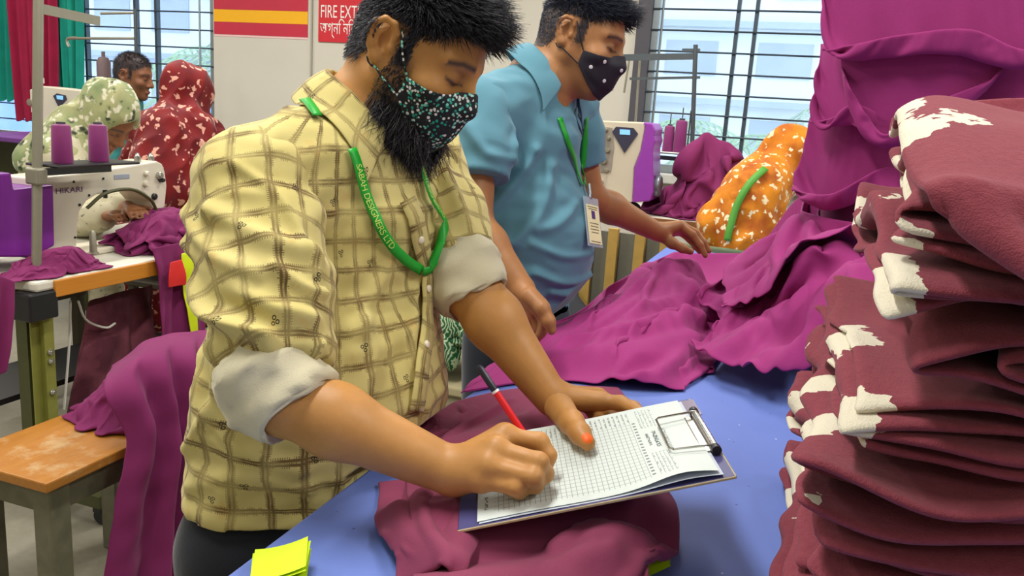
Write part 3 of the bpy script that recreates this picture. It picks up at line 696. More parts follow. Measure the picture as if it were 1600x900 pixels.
def skin_cols(V, L, near, base, dark, beard=1.0, hairc=(0.02, 0.02, 0.025)):
    base = np.array(lin(base)[:3]); dark = np.array(lin(dark)[:3]); C = np.tile(base, (len(V), 1)); w = Wob(3, 18)(V)[:, None]
    C = C * (1 + 0.06 * w)
    y, z, x = L[:, 1], L[:, 2], np.abs(L[:, 0])
    def put(mask, c, a):
        a = (np.clip(mask, 0, 1) * a)[:, None]; C[:] = C * (1 - a) + np.asarray(c) * a
    g = lambda d, r: np.exp(-(d / r) ** 2)
    nr = near.astype(float)
    eye = np.sqrt((x - 0.031) ** 2 + (y - 0.082) ** 2 + (z - 0.0) ** 2)
    put(g(eye, 0.020) * nr, dark * 0.75, 0.55)
    lash = g(z + 0.0085 - 0.25 * np.abs(x - 0.031), 0.0022) * ((x > 0.014) & (x < 0.049) & (y > 0.066)); put(lash * nr, hairc, 0.95)
    brow = g(z - 0.0235 + 0.35 * np.maximum(x - 0.035, 0), 0.0050) * ((x > 0.010) & (x < 0.056) & (y > 0.05)); put(brow * nr, hairc, 0.92)
    lips = g(np.sqrt((z + 0.071) ** 2 + (0.4 * x) ** 2), 0.009) * (y > 0.08); put(lips * nr, (0.35, 0.12, 0.09), 0.6)
    if beard:
        jaw = np.clip((-0.045 - z + 0.0 * y) / 0.03, 0, 1) * np.clip((0.10 - np.abs(z + 0.08)) / 0.05, 0, 1) * ((y > -0.005) & (z > -0.135)); put(jaw * nr, hairc, 0.75 * beard)
        sb = ((x > 0.05) & (y > 0.004) & (y < 0.036)).astype(float) * np.clip((0.0 - z) / 0.03, 0, 1) * (z > -0.075); put(sb * nr, hairc, 0.45 * beard)
    hm = is_hair(L + Wob(8, 40)(V)[:, None] * 0.003) & near; put(hm.astype(float), hairc, 0.85)
    return C
C = skin_cols(V, L, near, '#b98448', '#8d5f34')
tn_ = nrm(thumb_tip - onb(906, 677, 0.0165)); q = V - (thumb_tip + cN * 0.007 + tn_ * 0.002); e = (q @ tn_) ** 2 / 0.0085 ** 2 + ((q - np.outer(q @ tn_, tn_)) ** 2).sum(1) / 0.0065 ** 2
C[e < 1] = lin('#f2660f')[:3]
m_skin1 = vcol_mat('warm_brown_skin', 0.48, 0.4, 0.06, 0.06, 500, 0.10, 90)
body1 = mesh('body', V, Fc, m_skin1, man1, col=C)
m_hair1 = hair_mat('grey_black_hair', '#121217', '#4a4a52')
scalp_hair(H1, H1.S, m_hair1, man1, 4, 18000, 0.044, 0.014, 0.85, front=0.35)
# beard: dense strands from the jaw and throat
r = np.random.RandomState(7); Lv = L[near][r.randint(0, near.sum(), 60000)]; Lb = Lv + r.normal(size=Lv.shape) * 0.001
ok = (Lb[:, 2] < -0.070) & (Lb[:, 1] < 0.086) & (Lb[:, 1] > 0.008) & (Lb[:, 2] > -0.150) & (np.abs(Lb[:, 0]) < 0.075) & (Lb[:, 1] > 0.012 + 0.9 * np.maximum(-0.115 - Lb[:, 2], 0)) | ((np.abs(Lb[:, 0]) > 0.045) & (np.abs(Lb[:, 0]) < 0.085) & (Lb[:, 1] > 0.0) & (Lb[:, 1] < 0.035) & (Lb[:, 2] < -0.03) & (Lb[:, 2] > -0.09) & (r.uniform(size=len(Lb)) < 0.3))
Lb = Lb[ok][:6500]; lnb = np.where(Lb[:, 2] < -0.074, r.uniform(0.016, 0.056, len(Lb)), r.uniform(0.004, 0.010, len(Lb)))
V, Fc = strands(H1.wn(Lb), (nrm((Lb - [0, -0.02, 0]) * [1, 1, 0]) * 0.38 + np.array([0, 0.02, -1.0]) + r.normal(size=Lb.shape) * 0.22) @ R1.T, lnb, 0.0010, 3, curl=0.55)
mesh('beard', V, Fc, hair_mat('black_beard', '#121113', '#3a373c'), man1)
# face mask
t = NT('speckled_mask_cloth'); v1 = t.n('TexVoronoi', Scale=240.0); t.l(t.obj(), v1.inputs['Vector']); sep = t.n('SeparateColor'); t.l(v1.outputs['Color'], sep.inputs[0])
c = t.ramp(sep.outputs[0], [(0.0, '#14161c'), (0.40, '#e3e8e4'), (0.56, '#19a08e'), (0.70, '#1d2228'), (0.86, '#7fd8c6')], 'CONSTANT'); edge = t.ramp(v1.outputs['Distance'], [(0.45, (0, 0, 0, 1)), (0.62, (1, 1, 1, 1))]); m_mask1 = t.set(t.mix(edge, c, lin('#14161c')), 0.8)
mask1, ML1 = mask_mesh(H1, H1.S, m_mask1, man1, m_mask1)
# ---------------------------------------------------------------- checked shirt
def check_mat():
    t = NT('yellow_checked_cotton'); uv = t.uv(); sp = t.n('SeparateXYZ'); t.l(uv, sp.inputs[0])
    warp = t.math('MULTIPLY', t.math('SUBTRACT', t.noise(14, 2), 0.5), 0.012)
    def lines(c, o, off):
        a = t.math('FRACT', t.math('ADD', t.math('DIVIDE', t.math('ADD', c, warp), 0.039), off)); b = t.math('ABSOLUTE', t.math('SUBTRACT', a, 0.5))
        core = t.math('LESS_THAN', t.math('ABSOLUTE', t.math('SUBTRACT', b, 0.055)), 0.030); band = t.math('LESS_THAN', b, 0.10); halo = t.math('LESS_THAN', b, 0.15)
        hatch = t.math('GREATER_THAN', t.math('FRACT', t.math('DIVIDE', o, 0.0024)), 0.45); ns = t.math('GREATER_THAN', t.noise(120, 3), 0.45); patch = t.math('MULTIPLY', t.math('SUBTRACT', t.noise(24, 2), 0.22), 2.4); patch = t.math('MINIMUM', t.math('MAXIMUM', patch, 0.5), 1.0)
        k = t.math('MAXIMUM', t.math('MAXIMUM', t.math('MULTIPLY', core, 0.98), t.math('MULTIPLY', band, 0.48)), t.math('MULTIPLY', t.math('MULTIPLY', halo, hatch), t.math('MULTIPLY', ns, 0.8)))
        return t.math('MULTIPLY', k, patch)
    lx = lines(sp.outputs[0], sp.outputs[1], 0.1); ly = lines(sp.outputs[1], sp.outputs[0], 0.4); ln = t.math('MAXIMUM', lx, ly)
    base = t.mix(t.noise(10, 3), lin('#c6b76a'), lin('#d6c98a')); orange = t.ramp(t.noise(35, 2), [(0.62, (0, 0, 0, 1)), (0.72, (1, 1, 1, 1))]); base = t.mix(t.math('MULTIPLY', orange, 0.22), base, lin('#d0923a'))
    c = t.mix(t.math('MULTIPLY', ln, 0.9), base, t.mix(t.noise(30, 2), lin('#3c2816'), lin('#6a4722')))
    for (ox, oy) in ((0, 0), (0.0052, 0.0012), (0.0018, 0.0056)):
        v = t.n('TexVoronoi', Scale=1.0); v.voronoi_dimensions = '2D'; mp = t.n('Mapping'); mp.inputs['Scale'].default_value = (11, 11, 11); mp.inputs['Location'].default_value = (ox * 11, oy * 11, 0); t.l(uv, mp.inputs[0]); t.l(mp.outputs[0], v.inputs['Vector'])
        vd = v.outputs['Distance']; ring = t.math('MULTIPLY', t.math('GREATER_THAN', vd, 0.014), t.math('LESS_THAN', vd, 0.027)); c = t.mix(t.math('MULTIPLY', ring, 0.9), c, lin('#1e1a18'))
    m = t.set(c, 0.8, 0, 0.25, 0.15); t.bump(t.noise(500, 2), 0.12, 0.001); return m
m_check = check_mat(); m_cuff = fabric('shirt_wrong_side', '#d6cfb2', '#c2bb9c', 700, 0.2)
T1 = SDF(); up = _z
chest = midS + np.array([0, 0, -0.10]); waist = Hc * 0.52 + chest * 0.48 + fx * 0.012
T1.cap(chest, waist, 0.168, 0.180, k=0.05, n=fx, sq=0.74); T1.cap(waist, Hc + [0, 0, -0.08], 0.180, 0.188, k=0.05, n=fx, sq=0.74)
T1.ell(waist + fx * 0.05 + [0, 0, 0.0], (0.12, 0.15, 0.14), np.stack([fx, sx, up], 1), 0.06)
T1.cap(Rs + sx * 0.015, Ls - sx * 0.015, 0.068, k=0.05)
for q in (Rs, Ls): T1.cap(Nb + [0, 0, -0.02], q + [0, 0, 0.005], 0.060, 0.066, k=0.05)
T1.cap(chest + [0, 0, 0.06] + fx * 0.03, Nb + fx * 0.02 - [0, 0, 0.03], 0.10, 0.055, k=0.04)
def sleeve_sdf(sh, el, r0, r1):
    S = SDF(); S.cap(sh, el, r0, r1, k=0.02); return S
T1n = SDF(); T1n.p = list(T1.p); T1n.cap(Ls, Le, 0.079, 0.056, k=0.02)      # before the cuts, for pinning things to the cloth
nd = nrm(nk0 - Nb)
T1.cap(Nb + nd * 0.02, Nb + nd * 0.14, 0.064, 0.075, k=0.015, op='s'); T1.cap(Nb + fx * 0.065 + nd * 0.0, Nb + fx * 0.055 + nd * 0.1, 0.035, 0.05, k=0.015, op='s')
T1.half((0, 0, 0.70), (0, 0.1, -1))
wr = Wob(21, 7.0, aniso=(1, 1, 2.2)); wr2 = Wob(22, 16.0, aniso=(1, 1, 1.5))
def folds(V, N, lines, amp):
    """soft ridges along 3d polylines"""
    D = np.zeros(len(V))
    for pts, w, a in lines:
        pts = bezier(pts, 24); best = np.full(len(V), 9.0)
        for i in range(len(pts) - 1):
            ab = pts[i + 1] - pts[i]; t_ = np.clip((V - pts[i]) @ ab / (ab @ ab + 1e-9), 0, 1); best = np.minimum(best, np.linalg.norm(V - pts[i] - t_[:, None] * ab, axis=1))
        D += a * np.exp(-(best / w) ** 2)
    return V + N * (D * amp)[:, None]
def hitline(S, pix): return [q for q in (S.hit(*p) for p in pix) if q is not None]
def garment(S, name, h, parent, mat, lo, hi, uvf, wamp, lines=(), seed=0, smooth_it=1):
    V, Fc = sdf_mesh(S, lo, hi, h, smooth_it); N = vnormals(V, Fc); uv = uvf(V)
    a = Wob(seed + 21, 6.0, aniso=(1, 1, 2.0)); b = Wob(seed + 22, 15.0, aniso=(1, 1, 1.6)); x = a(V); V2 = V + N * ((wamp * (1 - np.abs(x)) + wamp * 0.35 * b(V)))[:, None]
    if lines: V2 = folds(V2, N, lines, 1.5)
    return mesh(name, V2, Fc, mat, parent, uv=uv)
bx = np.array([Rs, Ls, Hc, Nb, waist]); lo = bx.min(0) - 0.22; hi = bx.max(0) + 0.22
tl = [(hitline(T1n, p), w, a) for p, w, a in [
    ([(505, 420), (500, 520), (520, 620)], 0.012, 0.010), ([(640, 320), (600, 420), (560, 520)], 0.012, 0.006), ([(655, 420), (640, 540), (660, 640)], 0.010, 0.007),
    ([(330, 640), (380, 700), (470, 730)], 0.012, 0.008), ([(300, 760), (390, 740), (480, 760)], 0.012, 0.006), ([(560, 480), (580, 560), (560, 640)], 0.011, 0.006), ([(350, 560), (330, 640), (300, 700)], 0.012, 0.008), ([(450, 170), (420, 230), (370, 260)], 0.012, 0.004)]]
shirt = garment(T1, 'checked_shirt', 0.0045, man1, m_check, lo, hi, lambda V: uv_axis(V, waist, _z, fx - sx * 0.6, 0.165), 0.0065, tl, 1)
bpy.context.view_layer.update(); clear_edge(shirt, TX0, TZ)
shirt['label'] = 'cream yellow shirt with brown windowpane checks'
def sleeve(name, sh, el, r0, r1, mat, parent, seed, ref, lines, end=0.0, wamp=0.0050):
    S = SDF(); ax = nrm(el - sh); S.cap(sh, sh + (el - sh) * 0.5, r0, (r0 + r1) / 2 * 1.03, k=0.02); S.cap(sh + (el - sh) * 0.5, el, (r0 + r1) / 2 * 1.03, r1, k=0.02); S.half(el + ax * end, ax)
    b = np.array([sh, el]); o = garment(S, name, 0.0042, parent, mat, b.min(0) - 0.13, b.max(0) + 0.13, lambda V: uv_axis(V, sh, ax, ref, 0.078), wamp, [(hitline(S, p), w, a) for p, w, a in lines], seed)
    return o, S
slR, SR = sleeve('sleeve', Rs, Re, 0.083, 0.060, m_check, shirt, 5, fx - sx, [([(300, 380), (400, 470), (480, 500)], 0.012, 0.010), ([(310, 470), (390, 520), (470, 560)], 0.012, 0.010), ([(330, 330), (420, 380), (490, 400)], 0.012, 0.008), ([(320, 540), (380, 580), (440, 590)], 0.010, 0.008), ([(370, 260), (440, 320), (490, 430)], 0.008, 0.006), ([(295, 330), (340, 400), (400, 430)], 0.010, 0.008), ([(300, 430), (350, 500), (420, 530)], 0.009, 0.009), ([(430, 420), (470, 450), (500, 460)], 0.008, 0.008), ([(400, 590), (450, 570), (495, 540)], 0.009, 0.009)], -0.035)
slL, SL = sleeve('sleeve', Ls, Le, 0.075, 0.054, m_check, shirt, 9, fx, [([(690, 260), (720, 330), (740, 390)], 0.011, 0.007), ([(660, 330), (700, 380), (740, 400)], 0.011, 0.006)], -0.035)
def cuff(el, wr_, r, ln, tilt, parent, mat, seed, back=0.02):
    """rolled-up sleeve: a turned-back tube with wavy rim and folded lips"""
    ax = nrm(wr_ - el) * 0.75 + nrm(tilt) * 0.6; ax = nrm(ax); a = nrm(np.cross(ax, _z)); b = np.cross(ax, a); n, m = 26, 64; th = np.linspace(0, 2 * math.pi, m, endpoint=False); w = Wob(seed, 6.0); w2 = Wob(seed + 1, 13.0)
    prof = [(0.020, r * 0.62), (0.006 + ln, r * 0.80), (0.012 + ln, r * 0.90), (0.004 + ln, r * 1.02), (ln * 0.62, r * 1.10), (ln * 0.30, r * 1.13), (0.0, r * 1.10), (-0.008, r * 1.02), (-0.002, r * 0.9)]
    prof = bezier(np.array(prof), n); X = np.zeros((n, m, 3))
    for j, t_ in enumerate(th):
        d = math.cos(t_) * a + math.sin(t_) * b; q = el - ax * back + d * r
        wob_ = w(q) * 0.007; sk = 0.010 * math.sin(t_ * 2 + seed)
        for i in range(n):
            z_, rr = prof[i]; X[i, j] = el + ax * (z_ - back + sk * (i / n) + 0.004 * w2(q * (1 + 0.1 * i))) + d * (rr + wob_ + 0.0040 * w2(q + ax * z_ * 1.6) + 0.0042 * (1 - abs(math.sin(z_ / ln * 4.2 + 0.9 * math.sin(t_ + seed) + 2.0 * w(q * 0.5)))) ** 2 * (1 if z_ > 0.002 and i > n * 0.35 else 0))
    return mesh('rolled_cuff', X.reshape(-1, 3), grid_faces(n, m, False, True), mat, parent)
cuff(Re, Rw, 0.053, 0.062, Re - Rs, shirt, m_cuff, 31, 0.045)
cuff(Le, Lw, 0.057, 0.064, Le - Ls, shirt, m_cuff, 35, 0.05)
# collar
def collar(Nb, nd, fx, sx, r0, parent, mat, S, stand=0.034, leaf=0.052, point=0.03, gap=0.5, rim=0.094, lift=0.0):
    m = 60; n = 14; th = np.linspace(gap, 2 * math.pi - gap, m); sxp = nrm(sx - nd * (sx @ nd)); fxp = np.cross(sxp, nd); fxp = fxp if fxp @ fx > 0 else -fxp; X = np.zeros((n, m, 3))
    for j, t_ in enumerate(th):
        d = math.cos(t_) * fxp * 1.08 + math.sin(t_) * sxp; fr = max(0.0, math.cos(t_)) ** 2
        base = Nb + nd * (0.012 - 0.03 * fr + lift)
        pr = bezier([(0, r0), (stand * 0.6, r0 * 0.99), (stand, r0 * 1.04), (stand * 0.9, r0 * 1.13), (stand * 0.2, (r0 * 1.2 + rim) / 2), (-(leaf - stand) - point * fr, rim)], n)
        for i in range(n): X[i, j] = base + nd * pr[i][0] + d * pr[i][1] - (fxp * 0.0)
    Xf = X.reshape(-1, 3); i0 = (n // 2) * m; Xf[i0:] = push_out(S, Xf[i0:], 0.009)
    X = Xf.reshape(n, m, 3); return sheet('collar', X, mat, parent, 0.0025, 1)
collar(Nb, nd, fx, sx, 0.066, shirt, m_check, T1n, 0.036, 0.060, 0.040, 0.55)
# front band, buttons, stitched seam
pl = np.array(hitline(T1n, [(628, 315), (646, 370), (656, 430), (656, 500), (650, 570), (640, 640)])); pl = bezier(pl, 40); Np = grad(T1n, pl); pl = push_out(T1n, pl, 0.0125)
ribbon('button_band', pl, Np, 0.030, m_check, shirt, 0.002)
m_btn = plain('shirt_button', '#efe6cf', 0.3)
for k in (8, 18, 28): MB().lathe([(0.0, 0.0035), (0.004, 0.0032), (0.0055, 0.0018), (0.0055, 0)], pl[k] + Np[k] * 0.001, 14, np.stack([nrm(np.cross(Np[k], _z)), np.cross(Np[k], nrm(np.cross(Np[k], _z))), Np[k]], 1)).build('button', m_btn, shirt, True)
# lanyard
m_lan = plain('green_lanyard_ribbon', '#12a52c', 0.45, var=0.1, scale=60); m_lantxt = plain('lanyard_print', '#cfe36a', 0.6)
lan = empty('lanyard', man1.location, 'bright green printed lanyard hanging on the checked shirt', 'lanyard')
def lanyard_piece(S, pix, width, off, n=40, extra=None):
    pts = np.array(hitline(S, pix)); pts = bezier(pts, n); N = grad(S, pts); pts = push_out(S, pts, off); return pts, N
pA, nA = lanyard_piece(T1n, [(540, 238), (556, 285), (578, 335), (598, 372), (622, 400), (646, 419)], 0.015, 0.0145)
oA, sA = ribbon('strap', pA, nA, 0.0145, m_lan, lan)
LA = np.linalg.norm(np.diff(pA, axis=0), axis=1).sum()
band_text('SABAH DESIGNERS LTD', pA, sA, nA, 0.0125, m_lantxt, lan, LA * 0.10, -1.0, 0.93)
pB, nB = lanyard_piece(T1n, [(644, 248), (652, 285), (664, 318), (680, 350), (688, 372), (690, 388)], 0.013, 0.0145)
oB, sB = ribbon('strap', pB, nB, 0.013, m_lan, lan)
LB = np.linalg.norm(np.diff(pB, axis=0), axis=1).sum()
band_text('SABAH DESIGNERS LTD', pB, sB, nB, 0.010, m_lantxt, lan, LB * 0.04, -1.0, 0.85)
pC, nC = lanyard_piece(T1n, [(692, 384), (684, 396), (666, 410), (645, 420)], 0.013, 0.018, 20); ribbon('strap', pC, nC, 0.012, m_lan, lan)
pD, nD = lanyard_piece(T1n, [(472, 150), (478, 162), (486, 176), (494, 192)], 0.013, 0.012, 16); ribbon('strap', pD, nD, 0.013, m_lan, lan)
# trousers
m_trou = fabric('dark_trousers', '#23262e', '#181a20', 500, 0.2)
TR = SDF(); k0 = Hc + [0, 0, -0.02]
TR.cap(k0, k0 - [0, 0, 0.05], 0.155, 0.15, k=0.04, n=fx, sq=0.75)
for sg_ in (-1, 1):
    hp = k0 + sx * sg_ * 0.085; kn = np.array([hp[0] - 0.01, hp[1], 0.42]); an = np.array([hp[0] - 0.02, hp[1] + sg_ * 0.02, 0.06]); TR.cap(hp, kn, 0.095, 0.07, k=0.03); TR.cap(kn, an, 0.07, 0.055, k=0.03)
V, Fc = sdf_mesh(TR, np.array([Hc[0] - 0.3, Hc[1] - 0.3, -0.02]), np.array([Hc[0] + 0.3, Hc[1] + 0.3, Hc[2] + 0.15]), 0.009, 1); V[:, 0] = np.minimum(V[:, 0], TX0 - 0.008); mesh('trousers', V, Fc, m_trou, man1)
m_shoe = plain('black_shoe', '#1b1a1c', 0.4)
for sg_ in (-1, 1):
    a = k0 + sx * sg_ * 0.105; q = SDF(); c = np.array([a[0] - 0.02, a[1], 0.045]); q.cap(c, c + fx * 0.16 - [0, 0, 0.012], 0.042, 0.032, k=0.02); q.half((0, 0, 0.0), (0, 0, -1)); V, Fc = sdf_mesh(q, c - 0.25, c + 0.25, 0.007, 1); mesh('shoe', V, Fc, m_shoe, man1)
# ---------------------------------------------------------------- pen
ptop = None
for Z in np.linspace(0.7, 1.1, 400):
    c = P(747, 571, Z)
    if ptop is None or abs(np.linalg.norm(c - pen_tip) - 0.148) < abs(np.linalg.norm(ptop - pen_tip) - 0.148): ptop = c
pd = nrm(ptop - pen_tip); pL = np.linalg.norm(ptop - pen_tip); pen = empty('pen', pen_tip, 'red pen with a black cap end in the writing hand', 'pen'); Rp = np.stack([nrm(np.cross(pd, _z)), np.cross(pd, nrm(np.cross(pd, _z))), pd], 1)
MB().lathe([(0.0042, 0.012), (0.0043, pL - 0.036)], pen_tip, 14, Rp).build('barrel', plain('red_pen_plastic', '#e0181f', 0.3), pen, True)
MB().lathe([(0.0006, 0.0), (0.0012, 0.004), (0.0036, 0.012), (0.0036, 0.014)], pen_tip, 14, Rp).build('tip', plain('pen_metal', '#b9b9b9', 0.3, 0.9), pen, True)
MB().lathe([(0.0047, pL - 0.0385), (0.0047, pL - 0.0355)], pen_tip, 14, Rp).build('ring', plain('pen_white', '#f1efe8', 0.4), pen, True)
MB().lathe([(0.0044, pL - 0.0355), (0.0044, pL - 0.006), (0.003, pL - 0.001), (0.0012, pL)], pen_tip, 14, Rp).build('end_cap', plain('pen_black', '#1d1d2a', 0.35), pen, True)
# ================================================================ MAN IN THE BLUE POLO
man2 = empty('person', (-0.66, 1.86, 0.0), 'young man in a blue polo shirt and black mask sorting garments', 'person')
hy, hp_ = math.radians(18), math.radians(24)
R2 = frame(cdir(math.cos(hy) * math.cos(hp_), -math.sin(hp_), math.sin(hy) * math.cos(hp_)), cdir(0.0, 1, 0.05)); K2 = 0.94
H2 = Head(P(881, 46, 1.74) - R2 @ (np.array((0.088, -0.020, -0.006)) * K2), R2, K2)
Rs2 = P(745, 176, 1.72); Ls2 = P(890, 163, 2.0); Re2 = P(738, 350, 1.68); Le2 = P(918, 306, 2.06); Rw2 = P(814, 450, 1.64); Lw2 = P(1026, 362, 2.20)
mid2 = (Rs2 + Ls2) / 2; sx2 = nrm(Ls2 - Rs2); fx2 = nrm(np.cross(sx2, _z)); Hc2 = P(814, 500, 1.99); Nb2 = mid2 + np.array([0, 0, 0.06]) + fx2 * 0.02
S2 = SDF(); H2.build(S2); H2.S.cap(H2.w((0, -0.030, -0.055)), Nb2, 0.053, 0.06, k=0.03); nk2 = H2.w((0, -0.030, -0.055)); S2.cap(nk2, Nb2, 0.053, 0.060, k=0.03); S2.cap(H2.w((0, 0.03, -0.095)), Nb2 + fx2 * 0.03, 0.028, 0.04, k=0.03); S2.cap(Nb2, mid2 - [0, 0, 0.05], 0.06, 0.085, k=0.03)
S2.cap(Nb2 + fx2 * 0.03, mid2 - [0, 0, 0.06] + fx2 * 0.055, 0.045, 0.05, k=0.03)
S2.cap(Rs2 + sx2 * 0.03, Ls2 - sx2 * 0.03, 0.042, k=0.04); S2.cap(mid2 + [0, 0, -0.08], Hc2, 0.11, 0.11, k=0.04, n=fx2, sq=0.65)
S2.cap(Rs2, Re2, 0.047, 0.040, k=0.03); S2.cap(Ls2, Le2, 0.047, 0.040, k=0.03); forearm(S2, Re2, Rw2, 0.039, 0, 0.026, 1); forearm(S2, Le2, Lw2, 0.038, 0, 0.025, 1)
# right hand hanging by the table edge, left hand pinching the cloth
Q = lambda x, y, Z: P(x, y, Z)
for i, (mx_, my, mz) in enumerate([(846, 478, 1.58), (842, 484, 1.60), (834, 488, 1.63), (826, 488, 1.655)]):
    m_ = Q(mx_, my, mz); S2.cap(Rw2 + (m_ - Rw2) * 0.1, m_, 0.019, 0.0145, k=0.012)
    S2.chain([m_, Q(mx_ + 8, my + 22, mz), Q(mx_ + 4, my + 36, mz + 0.01), Q(mx_ - 3, my + 46, mz + 0.015)], [0.0112, 0.0102, 0.0092, 0.008], k=0.006)
S2.chain([Q(828, 462, 1.585), Q(848, 482, 1.56), Q(858, 502, 1.555), Q(862, 516, 1.555)], [0.018, 0.013, 0.011, 0.009], k=0.01)
LW_ = [((1062, 352, 2.230), [(1082, 366, 2.225), (1094, 382, 2.225), (1102, 399, 2.225)]), ((1066, 353, 2.255), [(1087, 363, 2.255), (1099, 378, 2.250), (1108, 392, 2.250)]), ((1066, 356, 2.280), [(1085, 368, 2.280), (1096, 382, 2.275), (1103, 393, 2.275)]), ((1062, 361, 2.300), [(1078, 374, 2.300), (1087, 385, 2.295), (1093, 393, 2.295)])]
for b_, j_ in LW_:
    m_ = Q(*b_); S2.cap(Lw2 + (m_ - Lw2) * 0.1, m_, 0.018, 0.0135, k=0.012); S2.chain([m_] + [Q(*j) for j in j_], [0.0108, 0.0098, 0.0088, 0.0075], k=0.006)
S2.chain([Q(1032, 366, 2.215), Q(1050, 380, 2.200), Q(1066, 388, 2.200), Q(1079, 393, 2.205)], [0.018, 0.0135, 0.011, 0.009], k=0.01)
ap = np.array([H2.o, Rs2, Ls2, Re2, Le2, Rw2, Lw2, Hc2, Q(1108, 392, 2.26), Q(860, 530, 1.6)]); V, Fc = sdf_mesh(S2, ap.min(0) - 0.16, ap.max(0) + 0.16, 0.0036)
L = H2.l(V); C = skin_cols(V, L, np.linalg.norm(L, axis=1) < 0.2, '#a9764a', '#7c5335', 0.25, (0.012, 0.014, 0.02))
mesh('body', V, Fc, vcol_mat('brown_skin', 0.5, 0.4, 0.06, 0.05, 500, 0.10, 90), man2, col=C)
scalp_hair(H2, H2.S, hair_mat('blue_black_hair', '#0c0e16', '#303850'), man2, 14, 12000, 0.040, 0.008, 1.0, front=0.4)
t = NT('black_mask_cloth'); m_mask2 = t.set(t.mix(t.noise(60, 3), lin('#16131f'), lin('#241f2e')), 0.75)
mask2, ML2 = mask_mesh(H2, H2.S, m_mask2, man2, m_mask2)
m_dot = plain('mask_white_dot', '#e6e3ea', 0.5)
Wn = 45
for (i, j) in ((4, 33), (13, 37), (15, 29), (7, 24), (8, 18), (17, 21)):
    c = ML2[i, j]; nn = nrm(np.cross(ML2[i, j + 1] - ML2[i, j - 1], ML2[i + 1, j] - ML2[i - 1, j])); nn = nn if nn @ (c - [0, 0, -0.06]) > 0 else -nn
    a_ = nrm(np.cross(nn, [0, 0, 1.0])); b_ = np.cross(nn, a_); MB().lathe([(0.0, 0.0012), (0.0036, 0.0008), (0.0042, 0.0)], H2.w(c + nn * 0.0016), 12, R2 @ np.stack([a_, b_, nn], 1)).build('dot', m_dot, mask2, True)
# polo shirt
m_polo = fabric('blue_polo_cotton', '#6496a8', '#568899', 1100, 0.25, 0.85, 0.2, 0.2)
T2 = SDF(); chest2 = mid2 + np.array([0, 0, -0.10]); waist2 = Hc2 * 0.5 + chest2 * 0.5 + fx2 * 0.01
T2.cap(chest2, waist2, 0.152, 0.155, k=0.05, n=fx2, sq=0.74); T2.cap(waist2, Hc2 + [0, 0, -0.08], 0.155, 0.16, k=0.05, n=fx2, sq=0.74); T2.ell(waist2 + fx2 * 0.035, (0.11, 0.13, 0.15), np.stack([fx2, sx2, _z], 1), 0.06)
T2.cap(Rs2 + sx2 * 0.015, Ls2 - sx2 * 0.015, 0.060, k=0.05)
for q in (Rs2, Ls2): T2.cap(Nb2 + [0, 0, -0.02], q, 0.055, 0.06, k=0.05)
T2.cap(chest2 + [0, 0, 0.06] + fx2 * 0.03, Nb2 + fx2 * 0.02 - [0, 0, 0.03], 0.09, 0.05, k=0.04); nd2 = nrm(nk2 - Nb2)
T2n = SDF(); T2n.p = list(T2.p); T2n.cap(Ls2, Ls2 + (Le2 - Ls2) * 0.7, 0.07, 0.06, k=0.02)
T2.cap(Nb2 + nd2 * 0.02, Nb2 + nd2 * 0.14, 0.060, 0.07, k=0.015, op='s'); T2.cap(Nb2 + fx2 * 0.075 - [0, 0, 0.03], Nb2 + fx2 * 0.06 + nd2 * 0.1, 0.022, 0.045, k=0.015, op='s'); T2.half((0, 0, Hc2[2] + 0.015), (0, 0, -1))
bx = np.array([Rs2, Ls2, Hc2, Nb2]); tl = [(hitline(T2n, p), w, a) for p, w, a in [([(835, 235), (800, 290), (760, 340)], 0.013, 0.012), ([(860, 260), (845, 330), (800, 380)], 0.014, 0.008), ([(830, 380), (880, 400), (920, 395)], 0.010, 0.007), ([(835, 425), (880, 440), (922, 430)], 0.009, 0.008), ([(860, 455), (890, 458), (922, 448)], 0.008, 0.007), ([(900, 320), (870, 350), (840, 360)], 0.012, 0.006)]]
polo = garment(T2, 'polo_shirt', 0.0055, man2, m_polo, bx.min(0) - 0.2, bx.max(0) + 0.2, lambda V: uv_axis(V, waist2, _z, fx2, 0.15), 0.004, tl, 41)
bpy.context.view_layer.update(); clear_edge(polo, TX0, TZ + 0.03, 0.8)
polo['label'] = 'light blue short sleeved polo shirt'
slv = Rs2 + (Re2 - Rs2) * 0.60; sleeve('sleeve', Rs2, slv, 0.074, 0.072, m_polo, polo, 45, fx2 - sx2, [([(730, 200), (760, 240), (800, 250)], 0.012, 0.008), ([(815, 190), (800, 230), (770, 280)], 0.010, 0.008)], 0.0, 0.003)
slv = Ls2 + (Le2 - Ls2) * 0.66; sleeve('sleeve', Ls2, slv, 0.066, 0.062, m_polo, polo, 47, fx2, [], 0.0, 0.003)
collar(Nb2, nd2, fx2, sx2, 0.060, polo, m_polo, T2n, 0.030, 0.052, 0.040, 0.6, 0.088)
pl = np.array(hitline(T2n, [(897, 172), (903, 195), (908, 215)])); pl = bezier(pl, 20); Np = grad(T2n, pl); ribbon('button_band', push_out(T2n, pl, 0.005), Np, 0.026, m_polo, polo, 0.002)
for k in (4, 13): MB().lathe([(0.0, 0.003), (0.0045, 0.0025), (0.005, 0)], pl[k] + Np[k] * 0.007, 12, np.stack([nrm(np.cross(Np[k], _z)), np.cross(Np[k], nrm(np.cross(Np[k], _z))), Np[k]], 1)).build('button', plain('navy_button', '#1d2740', 0.4), polo, True)
TR = SDF(); k0 = Hc2 + [0, 0, -0.0]; m_jean = fabric('dark_jeans', '#2e3440', '#20242c', 500, 0.25)
TR.cap(k0, k0 - [0, 0, 0.07], 0.142, 0.138, k=0.04, n=fx2, sq=0.75)
